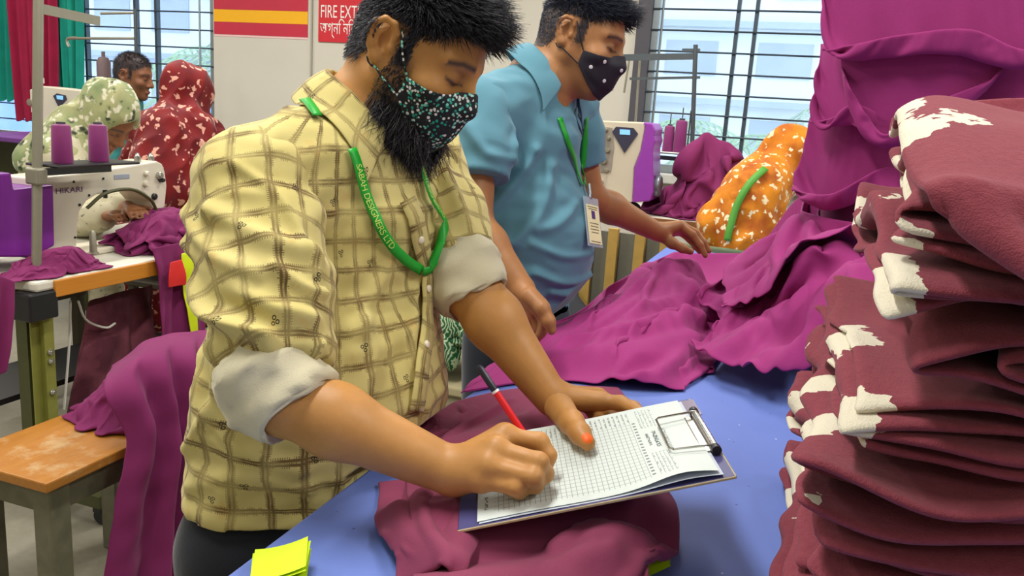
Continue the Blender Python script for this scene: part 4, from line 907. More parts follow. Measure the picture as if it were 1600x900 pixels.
for sg_ in (-1, 1):
    hp = k0 + sx2 * sg_ * 0.08 - [0, 0, 0.04]; kn = np.array([hp[0] - 0.01, hp[1], 0.44]); an = np.array([hp[0] - 0.02, hp[1], 0.06]); TR.cap(hp, kn, 0.088, 0.065, k=0.03); TR.cap(kn, an, 0.065, 0.05, k=0.03)
    q = SDF(); c = an + [0, 0, -0.015]; q.cap(c, c + fx2 * 0.16 - [0, 0, 0.012], 0.04, 0.032, k=0.02); q.half((0, 0, 0), (0, 0, -1)); V, Fc = sdf_mesh(q, c - 0.25, c + 0.25, 0.009, 1); mesh('shoe', V, Fc, m_shoe, man2)
V, Fc = sdf_mesh(TR, np.array([Hc2[0] - 0.3, Hc2[1] - 0.3, -0.02]), np.array([Hc2[0] + 0.3, Hc2[1] + 0.3, Hc2[2] + 0.18]), 0.010, 1); V[:, 0] = np.minimum(V[:, 0], TX0 - 0.008); mesh('trousers', V, Fc, m_jean, man2)
# lanyard with card holder
lan2 = empty('lanyard', man2.location, 'green lanyard with a clear badge holder on the blue polo', 'lanyard')
for pix, off in (([(872, 185), (884, 220), (896, 255), (907, 290)], 0.006), ([(912, 182), (911, 220), (909, 255), (909, 290)], 0.008)):
    p_, n_ = lanyard_piece(T2n, pix, 0.013, off, 30); ribbon('strap', p_, n_, 0.0135, m_lan, lan2)
bp = T2n.hit(910, 294); bq = T2n.hit(918, 372); bN = grad(T2n, (bp + bq)[None] / 2)[0]; bZ = nrm(bp - bq); bN = nrm(bN - bZ * (bN @ bZ)); bN = nrm(bN - FWD * 0.5); bN = nrm(bN - bZ * (bN @ bZ)); bX = nrm(np.cross(bZ, bN)); Rb = np.stack([bX, -bN, bZ], 1); bo = bp + bN * 0.020
MB().tube([bo + bZ * 0.004, bo - bZ * 0.022], 0.004, 8).rbox(bo - bZ * 0.026, (0.008, 0.006, 0.012), 0.002, 1, Rb).build('clip', plain('clip_steel', '#c3c6c9', 0.3, 0.9), lan2, True)
t = NT('clear_vinyl'); t.set('#c8d6e4', 0.15, 0, 0.5); t.b.inputs['Alpha'].default_value = 0.35; m_vinyl = t.m
cz = bo - bZ * 0.085; MB().rbox(cz, (0.052, 0.003, 0.115), 0.0012, 1, Rb).build('badge_holder', m_vinyl, lan2)
bc = MB().box(cz + bN * 0.0022 - bZ * 0.006, (0.042, 0.001, 0.090), Rb).build('badge_card', plain('badge_paper', '#e6dfb0', 0.6), lan2)
MB().box(cz + bN * 0.0032 + bZ * 0.016, (0.011, 0.0008, 0.018), Rb).build('badge_photo', plain('badge_photo_violet', '#4b2c78', 0.5), bc)
m_ink = plain('grey_ink', '#77745c', 0.7)
for k, (wd, dz) in enumerate([(0.034, 0.034), (0.03, 0.029), (0.03, -0.004), (0.026, -0.011), (0.03, -0.018), (0.024, -0.025), (0.032, -0.046)]): MB().box(cz + bN * 0.0030 + bZ * dz, (wd, 0.0004, 0.0018), Rb).build('print_line', m_ink, bc)
# ================================================================ GARMENTS
m_purple = fabric('purple_jersey', '#a03379', '#8c2968', 700, 0.25, 0.8, 0.06, 0.2)
m_purple_d = fabric('deep_purple_jersey', '#80275d', '#6b1d4d', 700, 0.25, 0.8, 0.06, 0.2)
m_maroon_s = fabric('maroon_sweatshirt', '#8a3c5a', '#78304c', 800, 0.3, 0.85, 0.08, 0.25)
def fleece_mat(name, col, dark, print_=True):
    t = NT(name); n = t.noise(9, 4); f = t.noise(650, 3); f2 = t.noise(140, 4)
    c = t.mix(n, lin(dark), lin(col)); c = t.mix(t.math('MULTIPLY', f2, 0.45), c, tuple(min(1, x * 1.5 + 0.01) for x in lin(col)[:3]) + (1,))
    if print_:
        a = t.n('Attribute', attribute_name='Col'); sep = t.n('SeparateColor'); t.l(a.outputs['Color'], sep.inputs[0])
        edge = t.math('ADD', sep.outputs[0], t.math('MULTIPLY', t.math('SUBTRACT', t.noise(70, 5), 0.5), 0.9)); c = t.mix(t.math('GREATER_THAN', edge, 0.5), c, lin('#ddd6c0'))
    t.set(c, 0.95, 0, 0.15, 0.12); t.bump(t.math('ADD', f, f2), 0.5, 0.0025); return t.m
m_fleece = fleece_mat('maroon_fleece', '#87404a', '#6e2d3a')
def tp(q, z=None):
    """pixel + height above the table -> point"""
    return onz(q[0], q[1], TZ + (q[2] if len(q) > 2 else 0.004))
def ridge_floor(base, ridges):
    """ridges: (pixel polyline with heights, width)"""
    R = []
    for pts, w in ridges:
        p = bezier(np.array([np.r_[onz(q[0], q[1], base + q[2])[:2], q[2]] for q in pts]), 14); R.append((p, w))
    def f(x, y):
        z = np.zeros_like(x)
        for p, w in R:
            b = np.zeros_like(x)
            for i in range(len(p) - 1):
                ab = p[i + 1, :2] - p[i, :2]; L = ab @ ab + 1e-9; t = np.clip(((x - p[i, 0]) * ab[0] + (y - p[i, 1]) * ab[1]) / L, 0, 1)
                d2 = (x - p[i, 0] - t * ab[0]) ** 2 + (y - p[i, 1] - t * ab[1]) ** 2; b = np.maximum(b, (p[i, 2] + (p[i + 1, 2] - p[i, 2]) * t) * np.exp(-d2 / (w * w)))
            z = np.maximum(z, b) + 0.25 * np.minimum(z, b)
        return base + 0.0048 + z
    allp = np.vstack([p[:, :2] for p, w in R]); lo = allp.min(0) - 0.4; hi = allp.max(0) + 0.4; st = 0.005; nx, ny = ((hi - lo) / st).astype(int) + 2
    G = f(*np.meshgrid(lo[0] + np.arange(nx) * st, lo[1] + np.arange(ny) * st, indexing='ij'))
    def fast(x, y):
        a = np.clip((x - lo[0]) / st, 0, nx - 1.01); b = np.clip((y - lo[1]) / st, 0, ny - 1.01); i = a.astype(int); j = b.astype(int); a = a - i; b = b - j
        return G[i, j] * (1 - a) * (1 - b) + G[i + 1, j] * a * (1 - b) + G[i, j + 1] * (1 - a) * b + G[i + 1, j + 1] * a * b
    return fast
def fan(a0, a1, b0, b1, n, w, h, seed, bow=14, skip=0.0):
    """n long folds between the pixel segments a0-a1 and b0-b1"""
    r = random.Random(seed); out = []
    for i in range(n):
        t = (i + 0.5 + r.uniform(-0.35, 0.35)) / n; a = np.array(a0) * (1 - t) + np.array(a1) * t; b = np.array(b0) * (1 - t) + np.array(b1) * t
        s, e = r.uniform(0.0, 0.25), r.uniform(0.7, 1.0); p, q = a + (b - a) * s, a + (b - a) * e; m = (p + q) / 2 + np.array([r.uniform(-bow, bow), r.uniform(-bow, bow) * 0.6])
        k = h * r.uniform(0.55, 1.2); out.append(([(p[0], p[1], k * 0.5), (m[0], m[1], k), (q[0], q[1], k * 0.25)], w * r.uniform(0.7, 1.4)))
    return out
def ridge_disp(X, lines, zref):
    Z = np.zeros(X.shape[:2])
    for pts, w in lines:
        p = bezier(np.array([np.r_[onz(q[0], q[1], zref)[:2], q[2]] for q in pts]), 16); b = np.zeros_like(Z)
        for i in range(len(p) - 1):
            ab = p[i + 1, :2] - p[i, :2]; L = ab @ ab + 1e-9; t = np.clip(((X[..., 0] - p[i, 0]) * ab[0] + (X[..., 1] - p[i, 1]) * ab[1]) / L, 0, 1)
            d = np.sqrt((X[..., 0] - p[i, 0] - t * ab[0]) ** 2 + (X[..., 1] - p[i, 1] - t * ab[1]) ** 2); b = np.maximum(b, (p[i, 2] + (p[i + 1, 2] - p[i, 2]) * t) * np.exp(-(d / w) ** 1.4))
        Z += b
    X[..., 2] += Z; return X
def hmap(Xs, st=0.007):
    """top surface of cloth already lying there"""
    P_ = np.vstack([np.concatenate([X.reshape(-1, 3), ((X[1:] + X[:-1]) / 2).reshape(-1, 3), ((X[:, 1:] + X[:, :-1]) / 2).reshape(-1, 3)]) for X in Xs]); lo = P_[:, :2].min(0) - 0.05; nx, ny = ((P_[:, :2].max(0) + 0.05 - lo) / st).astype(int) + 2
    G = np.full((nx, ny), -1.0); ij = ((P_[:, :2] - lo) / st).astype(int); np.maximum.at(G, (ij[:, 0], ij[:, 1]), P_[:, 2])
    for _ in range(2):
        Q_ = G.copy()
        for dx in (-1, 0, 1):
            for dy in (-1, 0, 1): Q_ = np.maximum(Q_, np.roll(np.roll(G, dx, 0), dy, 1))
        G = Q_
    def f(x, y):
        i = np.clip(((x - lo[0]) / st).astype(int), 0, nx - 1); j = np.clip(((y - lo[1]) / st).astype(int), 0, ny - 1); return G[i, j]
    return f
def cloth_on_table(name, top, bot, left, right, n, m, su, sv, ridges, mat, seed, label, cat, group=None, thick=0.005, steps=80, g=0.0012, bend=0.2, col=None, pin=None, jitter=0.005, lines=(), zref=0.05, under=(), solid=None):
    X = coons(*[np.array([tp(q) for q in e]) for e in (top, bot, left, right)], n, m); fl0 = ridge_floor(TZ, ridges); hm = hmap(under) if len(under) else None; fl = (lambda x, y: np.maximum(fl0(x, y), hm(x, y) + 0.007)) if hm else fl0
    X[..., 2] = np.maximum(X[..., 2], fl(X[..., 0], X[..., 1]) + 0.004)
    X = drape(X, su, sv, fl, steps, 8, g, seed, jitter, bend, pin)
    if hm:
        d_ = np.maximum(hm(X[..., 0], X[..., 1]) + 0.008 - X[..., 2], 0)
        for _ in range(3): d_[1:-1, 1:-1] = np.maximum(d_[1:-1, 1:-1], (d_[:-2, 1:-1] + d_[2:, 1:-1] + d_[1:-1, :-2] + d_[1:-1, 2:]) / 4)
        X[..., 2] += d_
        for _ in range(3): X[1:-1, 1:-1] = X[1:-1, 1:-1] * 0.5 + (X[:-2, 1:-1] + X[2:, 1:-1] + X[1:-1, :-2] + X[1:-1, 2:]) * 0.125
        X[..., 2] = np.maximum(X[..., 2], hm(X[..., 0], X[..., 1]) + 0.003)
    if lines: X = ridge_disp(X, lines, TZ + zref)
    if solid is not None: X = solid(X.reshape(-1, 3)).reshape(X.shape)
    o = sheet(name, X, mat, None, thick, 1); tag(o, label, cat, group); return o, X
# maroon sweatshirt folded under the clipboard
swe = empty('folded_sweatshirt', onz(820, 800, TZ), 'dusty maroon sweatshirt folded flat beneath the clipboard', 'garment')
o, X = cloth_on_table('folded_body', [(690, 668, 0.006), (760, 622, 0.010), (860, 600, 0.012), (972, 608, 0.006)], [(650, 985, 0.006), (760, 985, 0.006), (900, 985, 0.006), (985, 940, 0.006)], [(690, 668, 0.006), (652, 740, 0.006), (650, 860, 0.006), (650, 985, 0.006)], [(972, 608, 0.006), (1000, 690, 0.006), (1036, 830, 0.006), (985, 940, 0.006)], 66, 60, 1.05, 1.07,
    [([(720, 700, 0.03), (860, 650, 0.035), (950, 640, 0.02)], 0.06), ([(690, 800, 0.04), (840, 770, 0.048), (970, 770, 0.045)], 0.085), ([(700, 920, 0.04), (850, 900, 0.042), (960, 880, 0.04)], 0.06), ([(930, 850, 0.05), (970, 830, 0.056), (1000, 835, 0.05)], 0.028), ([(880, 845, 0.045), (930, 820, 0.05)], 0.018), ([(905, 880, 0.045), (960, 868, 0.052)], 0.014)], m_maroon_s, 11, None, None, None, 0.007)
setparent(o, swe)
o, X = cloth_on_table('folded_sleeve', [(612, 762, 0.006), (660, 745, 0.01), (705, 735, 0.02), (745, 745, 0.02)], [(650, 900, 0.006), (670, 915, 0.006), (700, 930, 0.01), (730, 930, 0.02)], [(612, 762, 0.006), (592, 800, 0.006), (610, 855, 0.006), (650, 900, 0.006)], [(745, 745, 0.02), (745, 800, 0.03), (738, 860, 0.03), (730, 930, 0.02)], 40, 28, 1.08, 1.10,
    [([(625, 790, 0.028), (640, 840, 0.03), (680, 890, 0.03)], 0.022), ([(662, 770, 0.038), (668, 830, 0.04), (700, 890, 0.04)], 0.016), ([(720, 770, 0.042), (720, 880, 0.042)], 0.03)], m_maroon_s, 12, None, None, None, 0.006)
setparent(o, swe)
# purple garment spread in the middle of the table
pinG2 = np.zeros((60, 90), bool); pinG2[0, 30:] = True; pinG2[:, -1] = True
o, XG2 = cloth_on_table('purple_garment', [(722, 608, 0.01), (830, 520, 0.016), (905, 488, 0.03), (965, 440, 0.055), (1045, 402, 0.085), (1100, 396, 0.105), (1170, 396, 0.12)], [(722, 612, 0.006), (760, 600, 0.014), (800, 596, 0.012), (870, 592, 0.012), (930, 600, 0.008), (985, 617, 0.005), (1040, 605, 0.005), (1108, 578, 0.006)], [(722, 608, 0.01), (721, 610, 0.008), (722, 612, 0.006)], [(1170, 396, 0.12), (1155, 450, 0.09), (1135, 515, 0.04), (1108, 578, 0.006)], 60, 90, 1.02, 1.02,
    [([(900, 530, 0.03), (1000, 480, 0.06), (1070, 430, 0.095)], 0.11), ([(860, 560, 0.02), (980, 545, 0.045), (1080, 520, 0.045)], 0.05), ([(900, 505, 0.035), (1000, 455, 0.075), (1085, 410, 0.11)], 0.022), ([(880, 535, 0.035), (990, 520, 0.055), (1090, 480, 0.075)], 0.012), ([(840, 600, 0.02), (900, 592, 0.022), (960, 610, 0.018)], 0.012), ([(1000, 420, 0.08), (1040, 430, 0.095), (1090, 455, 0.095)], 0.014), ([(960, 590, 0.022), (1030, 580, 0.03), (1075, 545, 0.03)], 0.014)], m_purple, 21, 'magenta purple garment spread over the middle of the blue table', 'garment', None, 0.004, pin=pinG2, jitter=0.0015, lines=fan((1095, 400), (1115, 490), (840, 522), (900, 565), 11, 0.011, 0.021, 4) + fan((1100, 520), (1080, 560), (880, 585), (960, 608), 4, 0.010, 0.011, 6))
CC = np.array([0.29, 2.12]); CH = (0.27, 0.23)
COLS = SDF()
def _col(p):
    q = np.abs((p[:, :2] - CC)) - (np.array(CH) - 0.12); e = np.sqrt((np.maximum(q, 0) ** 2).sum(1)) + np.minimum(q.max(1), 0) - 0.12
    return np.maximum(e, np.maximum(p[:, 2] - 1.95, TZ - p[:, 2]))
COLS.fun(_col, np.r_[CC, 1.4], 0.8, 0.0)
def colhit(px, py, off=0.0, Zf=2.0):
    q = COLS.hit(px, py, off=off); return q if q is not None else P(px, py, Zf)
def col_push(off):
    def f(p):
        d = _col(p); g = np.stack([_col(p + np.array([0.003, 0, 0])) - d, _col(p + np.array([0, 0.003, 0])) - d, 0 * d], 1); g = g / (np.linalg.norm(g, axis=1, keepdims=True) + 1e-9); return p + g * np.maximum(off - d, 0)[:, None]
    return f
# bundle of purple garments spilling from the tall stack
def bundle(name, top, bot, left, right, ridges, seed, label, mat=None, n=54, m=54, su=1.06, sv=1.06, thick=0.005, lines=(), zref=0.08, under=()):
    pin = np.zeros((n, m), bool); pin[0] = True; pin[:, -1] = True
    return cloth_on_table(name, top, bot, left, right, n, m, su, sv, ridges, mat or m_purple, seed, label, 'garment', 'purple garments spilling onto the table', thick, pin=pin, jitter=0.0015, lines=lines, zref=zref, under=under, solid=col_push(0.045))
G3r = [([(1110, 480, 0.07), (1200, 420, 0.16), (1320, 350, 0.30)], 0.05), ([(1120, 560, 0.04), (1220, 500, 0.12), (1360, 430, 0.24)], 0.10), ([(1240, 600, 0.04), (1330, 560, 0.08), (1400, 500, 0.14)], 0.09), ([(1115, 510, 0.075), (1210, 455, 0.155), (1340, 385, 0.28)], 0.018), ([(1130, 545, 0.065), (1220, 500, 0.13), (1360, 440, 0.24)], 0.016), ([(1150, 580, 0.05), (1250, 545, 0.10), (1370, 500, 0.18)], 0.015), ([(1110, 590, 0.03), (1180, 600, 0.04), (1280, 600, 0.06)], 0.016), ([(1180, 560, 0.06), (1260, 580, 0.075), (1340, 560, 0.11)], 0.012)]
_, XG3 = bundle('purple_garment', [(1094, 468, 0.085), (1150, 420, 0.14), (1230, 372, 0.20), (1330, 330, 0.30)], [(1086, 568, 0.005), (1140, 607, 0.005), (1230, 628, 0.005), (1330, 632, 0.005), (1400, 620, 0.005)], [(1094, 468, 0.085), (1112, 500, 0.065), (1106, 535, 0.035), (1086, 568, 0.005)], [(1330, 330, 0.29), (1390, 420, 0.20), (1410, 520, 0.10), (1400, 620, 0.005)], G3r, 31, 'heavily pleated purple garment heaped against the tall purple stack', n=76, m=76, su=1.02, sv=1.01, lines=fan((1340, 360), (1400, 600), (1100, 490), (1110, 592), 15, 0.011, 0.026, 8, 18), zref=0.10, under=[XG2])
bundle('purple_garment', [(1150, 416, 0.13), (1200, 385, 0.17), (1280, 345, 0.24), (1345, 318, 0.32)], [(1100, 490, 0.085), (1180, 470, 0.14), (1280, 425, 0.22), (1370, 390, 0.28)], [(1150, 416, 0.13), (1125, 440, 0.11), (1100, 490, 0.085)], [(1345, 318, 0.32), (1365, 350, 0.31), (1370, 390, 0.28)], [(p_, w_ + 0.008) for p_, w_ in G3r[:1]] + [([(1130, 462, 0.125), (1220, 410, 0.20), (1340, 345, 0.335)], 0.03), ([(1110, 488, 0.10), (1220, 445, 0.185), (1350, 375, 0.315)], 0.014)], 33, 'rolled purple garment lying across the top of the pleated heap', n=40, m=60, su=1.08, sv=1.02, lines=fan((1345, 325), (1365, 385), (1120, 440), (1110, 485), 6, 0.011, 0.024, 9), zref=0.2, under=[XG2, XG3])
# smooth drape leaning on the stack
stack_g = 'purple garments in the tall stack'
def stack_piece(top, bot, left, right, off, seed, label, n=44, m=60, su=1.06, sv=1.05, mat=None, hang=0.0, steps=50):
    T_ = [colhit(q[0], q[1], off + (q[2] if len(q) > 2 else 0)) for q in top]; B_ = [colhit(q[0], q[1], off + 0.012 + (q[2] if len(q) > 2 else 0)) for q in bot]
    L_ = [T_[0]] + [colhit(q[0], q[1], off + (q[2] if len(q) > 2 else 0)) for q in left] + [B_[0]]; R_ = [T_[-1]] + [colhit(q[0], q[1], off + (q[2] if len(q) > 2 else 0)) for q in right] + [B_[-1]]
    X = coons(np.array(T_), np.array(B_), np.array(L_), np.array(R_), n, m); r_ = Wob(seed, 4.5); r2 = Wob(seed + 1, 9.0)
    # pleats stand away from the stack
    d_ = np.array([-0.35, -0.9, 0.0]); a = np.abs(r_(X * [1, 1, 2.2])); X += d_ * (0.018 * (1 - np.minimum(a, 1)) ** 2 + 0.005 * r2(X))[..., None]
    pin = np.zeros((n, m), bool); pin[0] = True; pin[:, 0] = True; pin[:, -1] = True; pin[-1] = True
    X = drape(X, su, sv, None, steps, 6, 0.0009, seed, 0.002, 0.2, pin, solid=col_push(off))
    return tag(sheet('purple_garment', X, mat or m_purple, None, 0.005, 1), label, 'garment', stack_g)
stack_piece([(1330, 292), (1430, 300), (1560, 300), (1700, 310)], [(1285, 352), (1330, 360), (1450, 420), (1700, 460)], [(1285, 320)], [(1700, 390)], 0.0, 51, 'dark bunched purple garment at the foot of the tall stack', mat=m_purple_d, su=1.15, sv=1.12)
stack_piece([(1278, 150), (1380, 150), (1500, 160), (1700, 170)], [(1238, 300, 0.035), (1300, 306, 0.03), (1390, 262, 0.01), (1480, 290), (1700, 330)], [(1262, 215, 0.012), (1245, 270, 0.03)], [(1700, 250)], 0.026, 53, 'broad purple garment with a drooping left corner low on the tall stack')
stack_piece([(1284, 70), (1370, 80), (1500, 90), (1700, 110)], [(1264, 194, 0.018), (1300, 185, 0.016), (1345, 165, 0.014), (1450, 210, 0.01), (1545, 170), (1700, 190)], [(1275, 130, 0.012)], [(1700, 150)], 0.054, 55, 'purple garment folded across the middle of the tall stack')
stack_piece([(1320, 88), (1400, 84), (1480, 84), (1560, 78)], [(1326, 122), (1350, 170), (1388, 212), (1470, 160), (1560, 122)], [(1318, 104)], [(1570, 100)], 0.080, 57, 'purple garment with a pointed hanging flap on the tall stack', n=40, m=50, su=1.03, sv=1.03)
stack_piece([(1300, -90), (1400, -95), (1520, -95), (1700, -90)], [(1287, 84, 0.014), (1350, 70, 0.014), (1420, 52, 0.016), (1520, 48, 0.01), (1600, 78, 0.01), (1700, 70)], [(1290, 0, 0.012)], [(1700, 0)], 0.100, 59, 'uppermost purple garment draped over the tall stack', su=1.06, sv=1.08)
# core of the stack: folded garments one over the other (seen only at its flank and from the side)
def folded(name, c, size, layers, seed, mat, label, cat, group, ang=0.0, axis_wob=0.01, printed=None, thick=0.006, droop=0.02, n_u=74, n_v=26, spiral=False, lean=0.0, wave=0.004, nest=None):
    """cloth folded in flattened turns in the x-z plane and swept along y; c is the bottom centre"""
    w, d, h = size; r = np.random.RandomState(seed); pts = []
    if spiral:
        for t in np.linspace(0, 1, 160):
            a = t * layers * 2 * math.pi; k = 0.12 + 0.88 * t; pts.append(((w / 2 - h * 0.3 * (1 - k)) * np.sign(math.cos(a)) * abs(math.cos(a)) ** 0.55 * (0.35 + 0.65 * k), h / 2 * k * math.sin(a) + h / 2))
    else:
        gap = h / layers
        for i in range(layers):
            z0 = gap * (i + 0.5); s = 1 if i % 2 == 0 else -1; e = r.uniform(0.0, 0.012, 2)
            xs = np.linspace(-s * (w / 2 - gap * 0.5), s * (w / 2 - gap * 0.5 - e[0]), 18); pts += [(x, z0 + 0.0025 * math.sin(x * 40 + i * 2 + seed)) for x in xs]
            if i < layers - 1:
                for a in np.linspace(-1.2, 1.2, 7): pts.append((s * (w / 2 - gap * 0.5 - e[0] + gap * 0.55 * math.cos(a)), z0 + gap * 0.5 + gap * 0.5 * math.sin(a)))
    p = resample(np.array(pts), n_u); v = np.linspace(0, 1, n_v); X = np.zeros((n_u, n_v, 3)); wo = Wob(seed + 2, 5.0); wo2 = Wob(seed + 3, 11.0)
    yf = -d / 2 + 0.022 * wo(np.stack([p[:, 0], p[:, 1] * 6, 0 * p[:, 0]], 1))      # uneven front ends
    for j, t in enumerate(v):
        y = yf + (d / 2 - yf) * t; q = np.stack([p[:, 0], y, p[:, 1] * 2], 1); k = wo(q); k2 = wo2(q)
        fr = (1 - t) ** 3
        X[:, j, 0] = p[:, 0] * (1 + axis_wob * k) + 0.006 * k2 + lean * p[:, 1]; X[:, j, 1] = y; X[:, j, 2] = np.maximum(p[:, 1] * (1 + 0.25 * fr * k) - droop * fr * (0.5 + 0.5 * k2) * (p[:, 1] / h) + wave * k * (p[:, 1] / h), 0.002)
        if nest is not None:
            t_ = np.clip(p[:, 1] / h, 0, 1); gx = X[:, j, 0] + c[0]; gy = X[:, j, 1] + c[1]; X[:, j, 2] = p[:, 1] + 0.003 * k2 * t_ * (1 - t_) + nest[0](gx, gy) * (1 - t_) + nest[1](gx, gy) * t_
    colr = None
    if printed is not None:
        q = X.reshape(-1, 3); m_ = np.clip((printed[0] - q[:, 0]) / 0.015, 0, 1) * np.clip((printed[1] - q[:, 1]) / 0.03, 0, 1) * np.clip(0.25 + 1.6 * Wob(seed + 9, 8.0)(q * [0.4, 1.2, 1.0]), 0, 1); colr = np.stack([m_] * 3, 1)
    Rz = rotz(ang); X = (X.reshape(-1, 3) @ Rz.T + np.asarray(c)).reshape(n_u, n_v, 3)
    o = sheet(name, X, mat, None, thick, 1, col=colr); return tag(o, label, cat, group)
zz = TZ + 0.002
ords = ['lowest', 'second', 'third', 'fourth', 'fifth', 'sixth', 'seventh']
for i in range(7):
    hgt = 0.145 if i else 0.14; folded('purple_garment', (CC[0] + 0.02 * math.sin(i * 2.1), CC[1] + 0.02 * math.cos(i * 1.7) + 0.03, zz), (0.46, 0.36, 0.14), 6, 70 + i, m_purple_d, 'folded purple garment inside the tall stack, %s from the table' % ords[i], 'garment', stack_g, 0.05 * math.sin(i * 1.3), n_u=90, n_v=12); zz += 0.147
# leaning drape left of the stack
Xd = coons(np.array([P(1200, 372, 2.41), P(1240, 320, 2.23), P(1283, 290, 2.09)]), np.array([P(1178, 398, 2.37), P(1240, 390, 2.17), P(1310, 345, 2.03)]), np.array([P(1200, 372, 2.41), P(1178, 398, 2.37)]), np.array([P(1283, 290, 2.09), P(1300, 318, 2.04), P(1310, 345, 2.03)]), 30, 40)
Xd = drape(Xd, 1.04, 1.04, lambda x, y: 0 * x + TZ + 0.004, 30, 6, 0.0006, 5, 0.004, 0.2, np.pad(np.zeros((28, 38), bool), 1, constant_values=True))
tag(sheet('purple_garment', Xd, m_purple, None, 0.005, 1), 'smooth purple garment sloping from the tall stack towards the orange scarf', 'garment', stack_g)
# maroon fleece stack in the right foreground
zz = TZ + 0.0075; fl_g = 'maroon fleece garments in the front stack'
spec = [(0.235, 0.975, 0.45, 0.46, 0.058, 3, 0.02, False), (0.245, 0.965, 0.44, 0.47, 0.060, 4, -0.05, False), (0.240, 0.97, 0.45, 0.46, 0.062, 3, 0.05, False), (0.252, 0.965, 0.46, 0.46, 0.064, 3, -0.03, False), (0.262, 0.97, 0.46, 0.46, 0.060, 4, 0.06, False), (0.268, 0.965, 0.44, 0.46, 0.066, 3, -0.02, True), (0.275, 0.975, 0.46, 0.46, 0.062, 3, 0.04, False), (0.295, 0.98, 0.44, 0.44, 0.064, 3, -0.06, False)]
def _nest(i):
    w_ = Wob(400 + i, 3.6)
    return lambda x, y: 0.0 * x if i == 0 else 0.021 * w_(np.stack([x, y, 0 * x], -1)) - 0.0065 * i * np.clip((0.95 - y) / 0.22, 0, 1) ** 2
NEST = [_nest(i) for i in range(9)]
nm = ['lowest', 'second', 'third', 'fourth', 'fifth', 'sixth', 'seventh', 'eighth']
for i, (x, y, w_, d_, h_, ly, an, spi) in enumerate(spec):
    folded('fleece_garment', (x, y, zz), (w_, d_, h_ - 0.010), ly if not spi else 2.2, 90 + i, m_fleece, 'folded maroon fleece garment with cream print, %s from the blue table' % nm[i], 'garment', fl_g, an, 0.05, (-w_ / 2 + 0.045, 0.2), 0.0085, 0.055, 84, 34, spi, nest=(NEST[i], NEST[i + 1])); zz += h_
# top garment of the front stack, draped towards the viewer
tz = zz + 0.016
def fl_floor(x, y): return np.where((x > 0.07) & (y > 0.715), np.maximum(tz + NEST[8](x, y) + 0.004, 0) - 0.10 * np.clip((0.11 - x) / 0.1, 0, 1) ** 2, 0.9)
Xt = coons(np.array([(0.08, 1.20, tz), (0.25, 1.21, tz + 0.01), (0.66, 1.20, tz)]), np.array([(0.125, 0.715, tz - 0.10), (0.16, 0.685, tz - 0.125), (0.22, 0.675, tz - 0.14), (0.30, 0.68, tz - 0.10), (0.66, 0.69, tz - 0.08)]), np.array([(0.08, 1.20, tz), (0.075, 1.0, tz + 0.0), (0.085, 0.82, tz - 0.03), (0.125, 0.715, tz - 0.10)]), np.array([(0.66, 1.20, tz), (0.66, 0.9, tz + 0.02), (0.66, 0.72, tz - 0.01), (0.66, 0.69, tz - 0.08)]), 60, 56)
Xt[..., 2] += 0.025 * np.sin(np.clip((Xt[..., 0] - 0.08) / 0.5, 0, 1) * 3.14) * np.clip((Xt[..., 1] - 0.7) / 0.1, 0, 1)
wt = Wob(77, 3.5); Xt += np.array([0, -1.0, 0.25]) * (0.030 * (1 - np.minimum(np.abs(wt(Xt * [1.5, 0.5, 1.0])), 1)) ** 1.5 * np.clip((1.0 - Xt[..., 1]) / 0.25, 0, 1))[..., None]
pin = np.zeros((60, 56), bool); pin[0] = True; pin[:, -1] = True; pin[-1, ::3] = True
Xt = drape(Xt, 1.03, 1.05, fl_floor, 50, 6, 0.001, 3, 0.004, 0.3, pin)
q = Xt.reshape(-1, 3); m_ = np.clip((0.17 - q[:, 0]) / 0.03, 0, 1) * np.clip((q[:, 1] - 0.80) / 0.05, 0, 1) * np.clip(0.45 + 1.5 * Wob(5, 7.0)(q), 0, 1)
tag(sheet('fleece_garment', Xt, m_fleece, None, 0.009, 1, col=np.stack([m_] * 3, 1)), 'topmost maroon fleece garment draped over the front stack', 'garment', fl_g)
# ---------------------------------------------------------------- clipboard
cb = empty('clipboard', cA, 'clipboard with a printed grid form held by the bearded man', 'clipboard'); RB = np.stack([_u, _w, cN], 1)
def bd(u, w_, h): return cA + _u * u + _w * w_ + cN * h
m_board = plain('clipboard_indigo', '#4b4a80', 0.5, var=0.1, scale=20); m_chip = plain('clipboard_edge', '#c9b98f', 0.7, var=0.15, scale=60); m_chrome = plain('clip_chrome', '#b9b6ae', 0.25, 0.95)
MB().rbox(bd(BL / 2, BW / 2, -0.0010), (BL, BW, 0.0026), 0.001, 1, RB).build('board', m_board, cb)
MB().rbox(bd(BL / 2, -0.0006, -0.0010), (BL, 0.0018, 0.0032), 0.0006, 1, RB).rbox(bd(BL, BW / 2, -0.0010), (0.0018, BW, 0.0032), 0.0006, 1, RB).build('worn_edge', m_chip, cb)
def paper(name, u0, u1, w0, w1, lift, mat):
    n, m = 34, 18; U, Wd = np.meshgrid(np.linspace(0, 1, n), np.linspace(0, 1, m), indexing='ij'); hgt = 0.0012 + lift * np.exp(-((U - 0.86) / 0.16) ** 2) * np.clip(1 - Wd * 2.2, 0, 1) + 0.0006 * np.sin(U * 9)
    X = np.stack([bd(u0 + (u1 - u0) * a, w0 + (w1 - w0) * b, h) for a, b, h in zip(U.ravel(), Wd.ravel(), hgt.ravel())]); return mesh(name, X, grid_faces(n, m)[:, ::-1], mat, cb, uv=np.stack([U.ravel(), Wd.ravel()], 1))
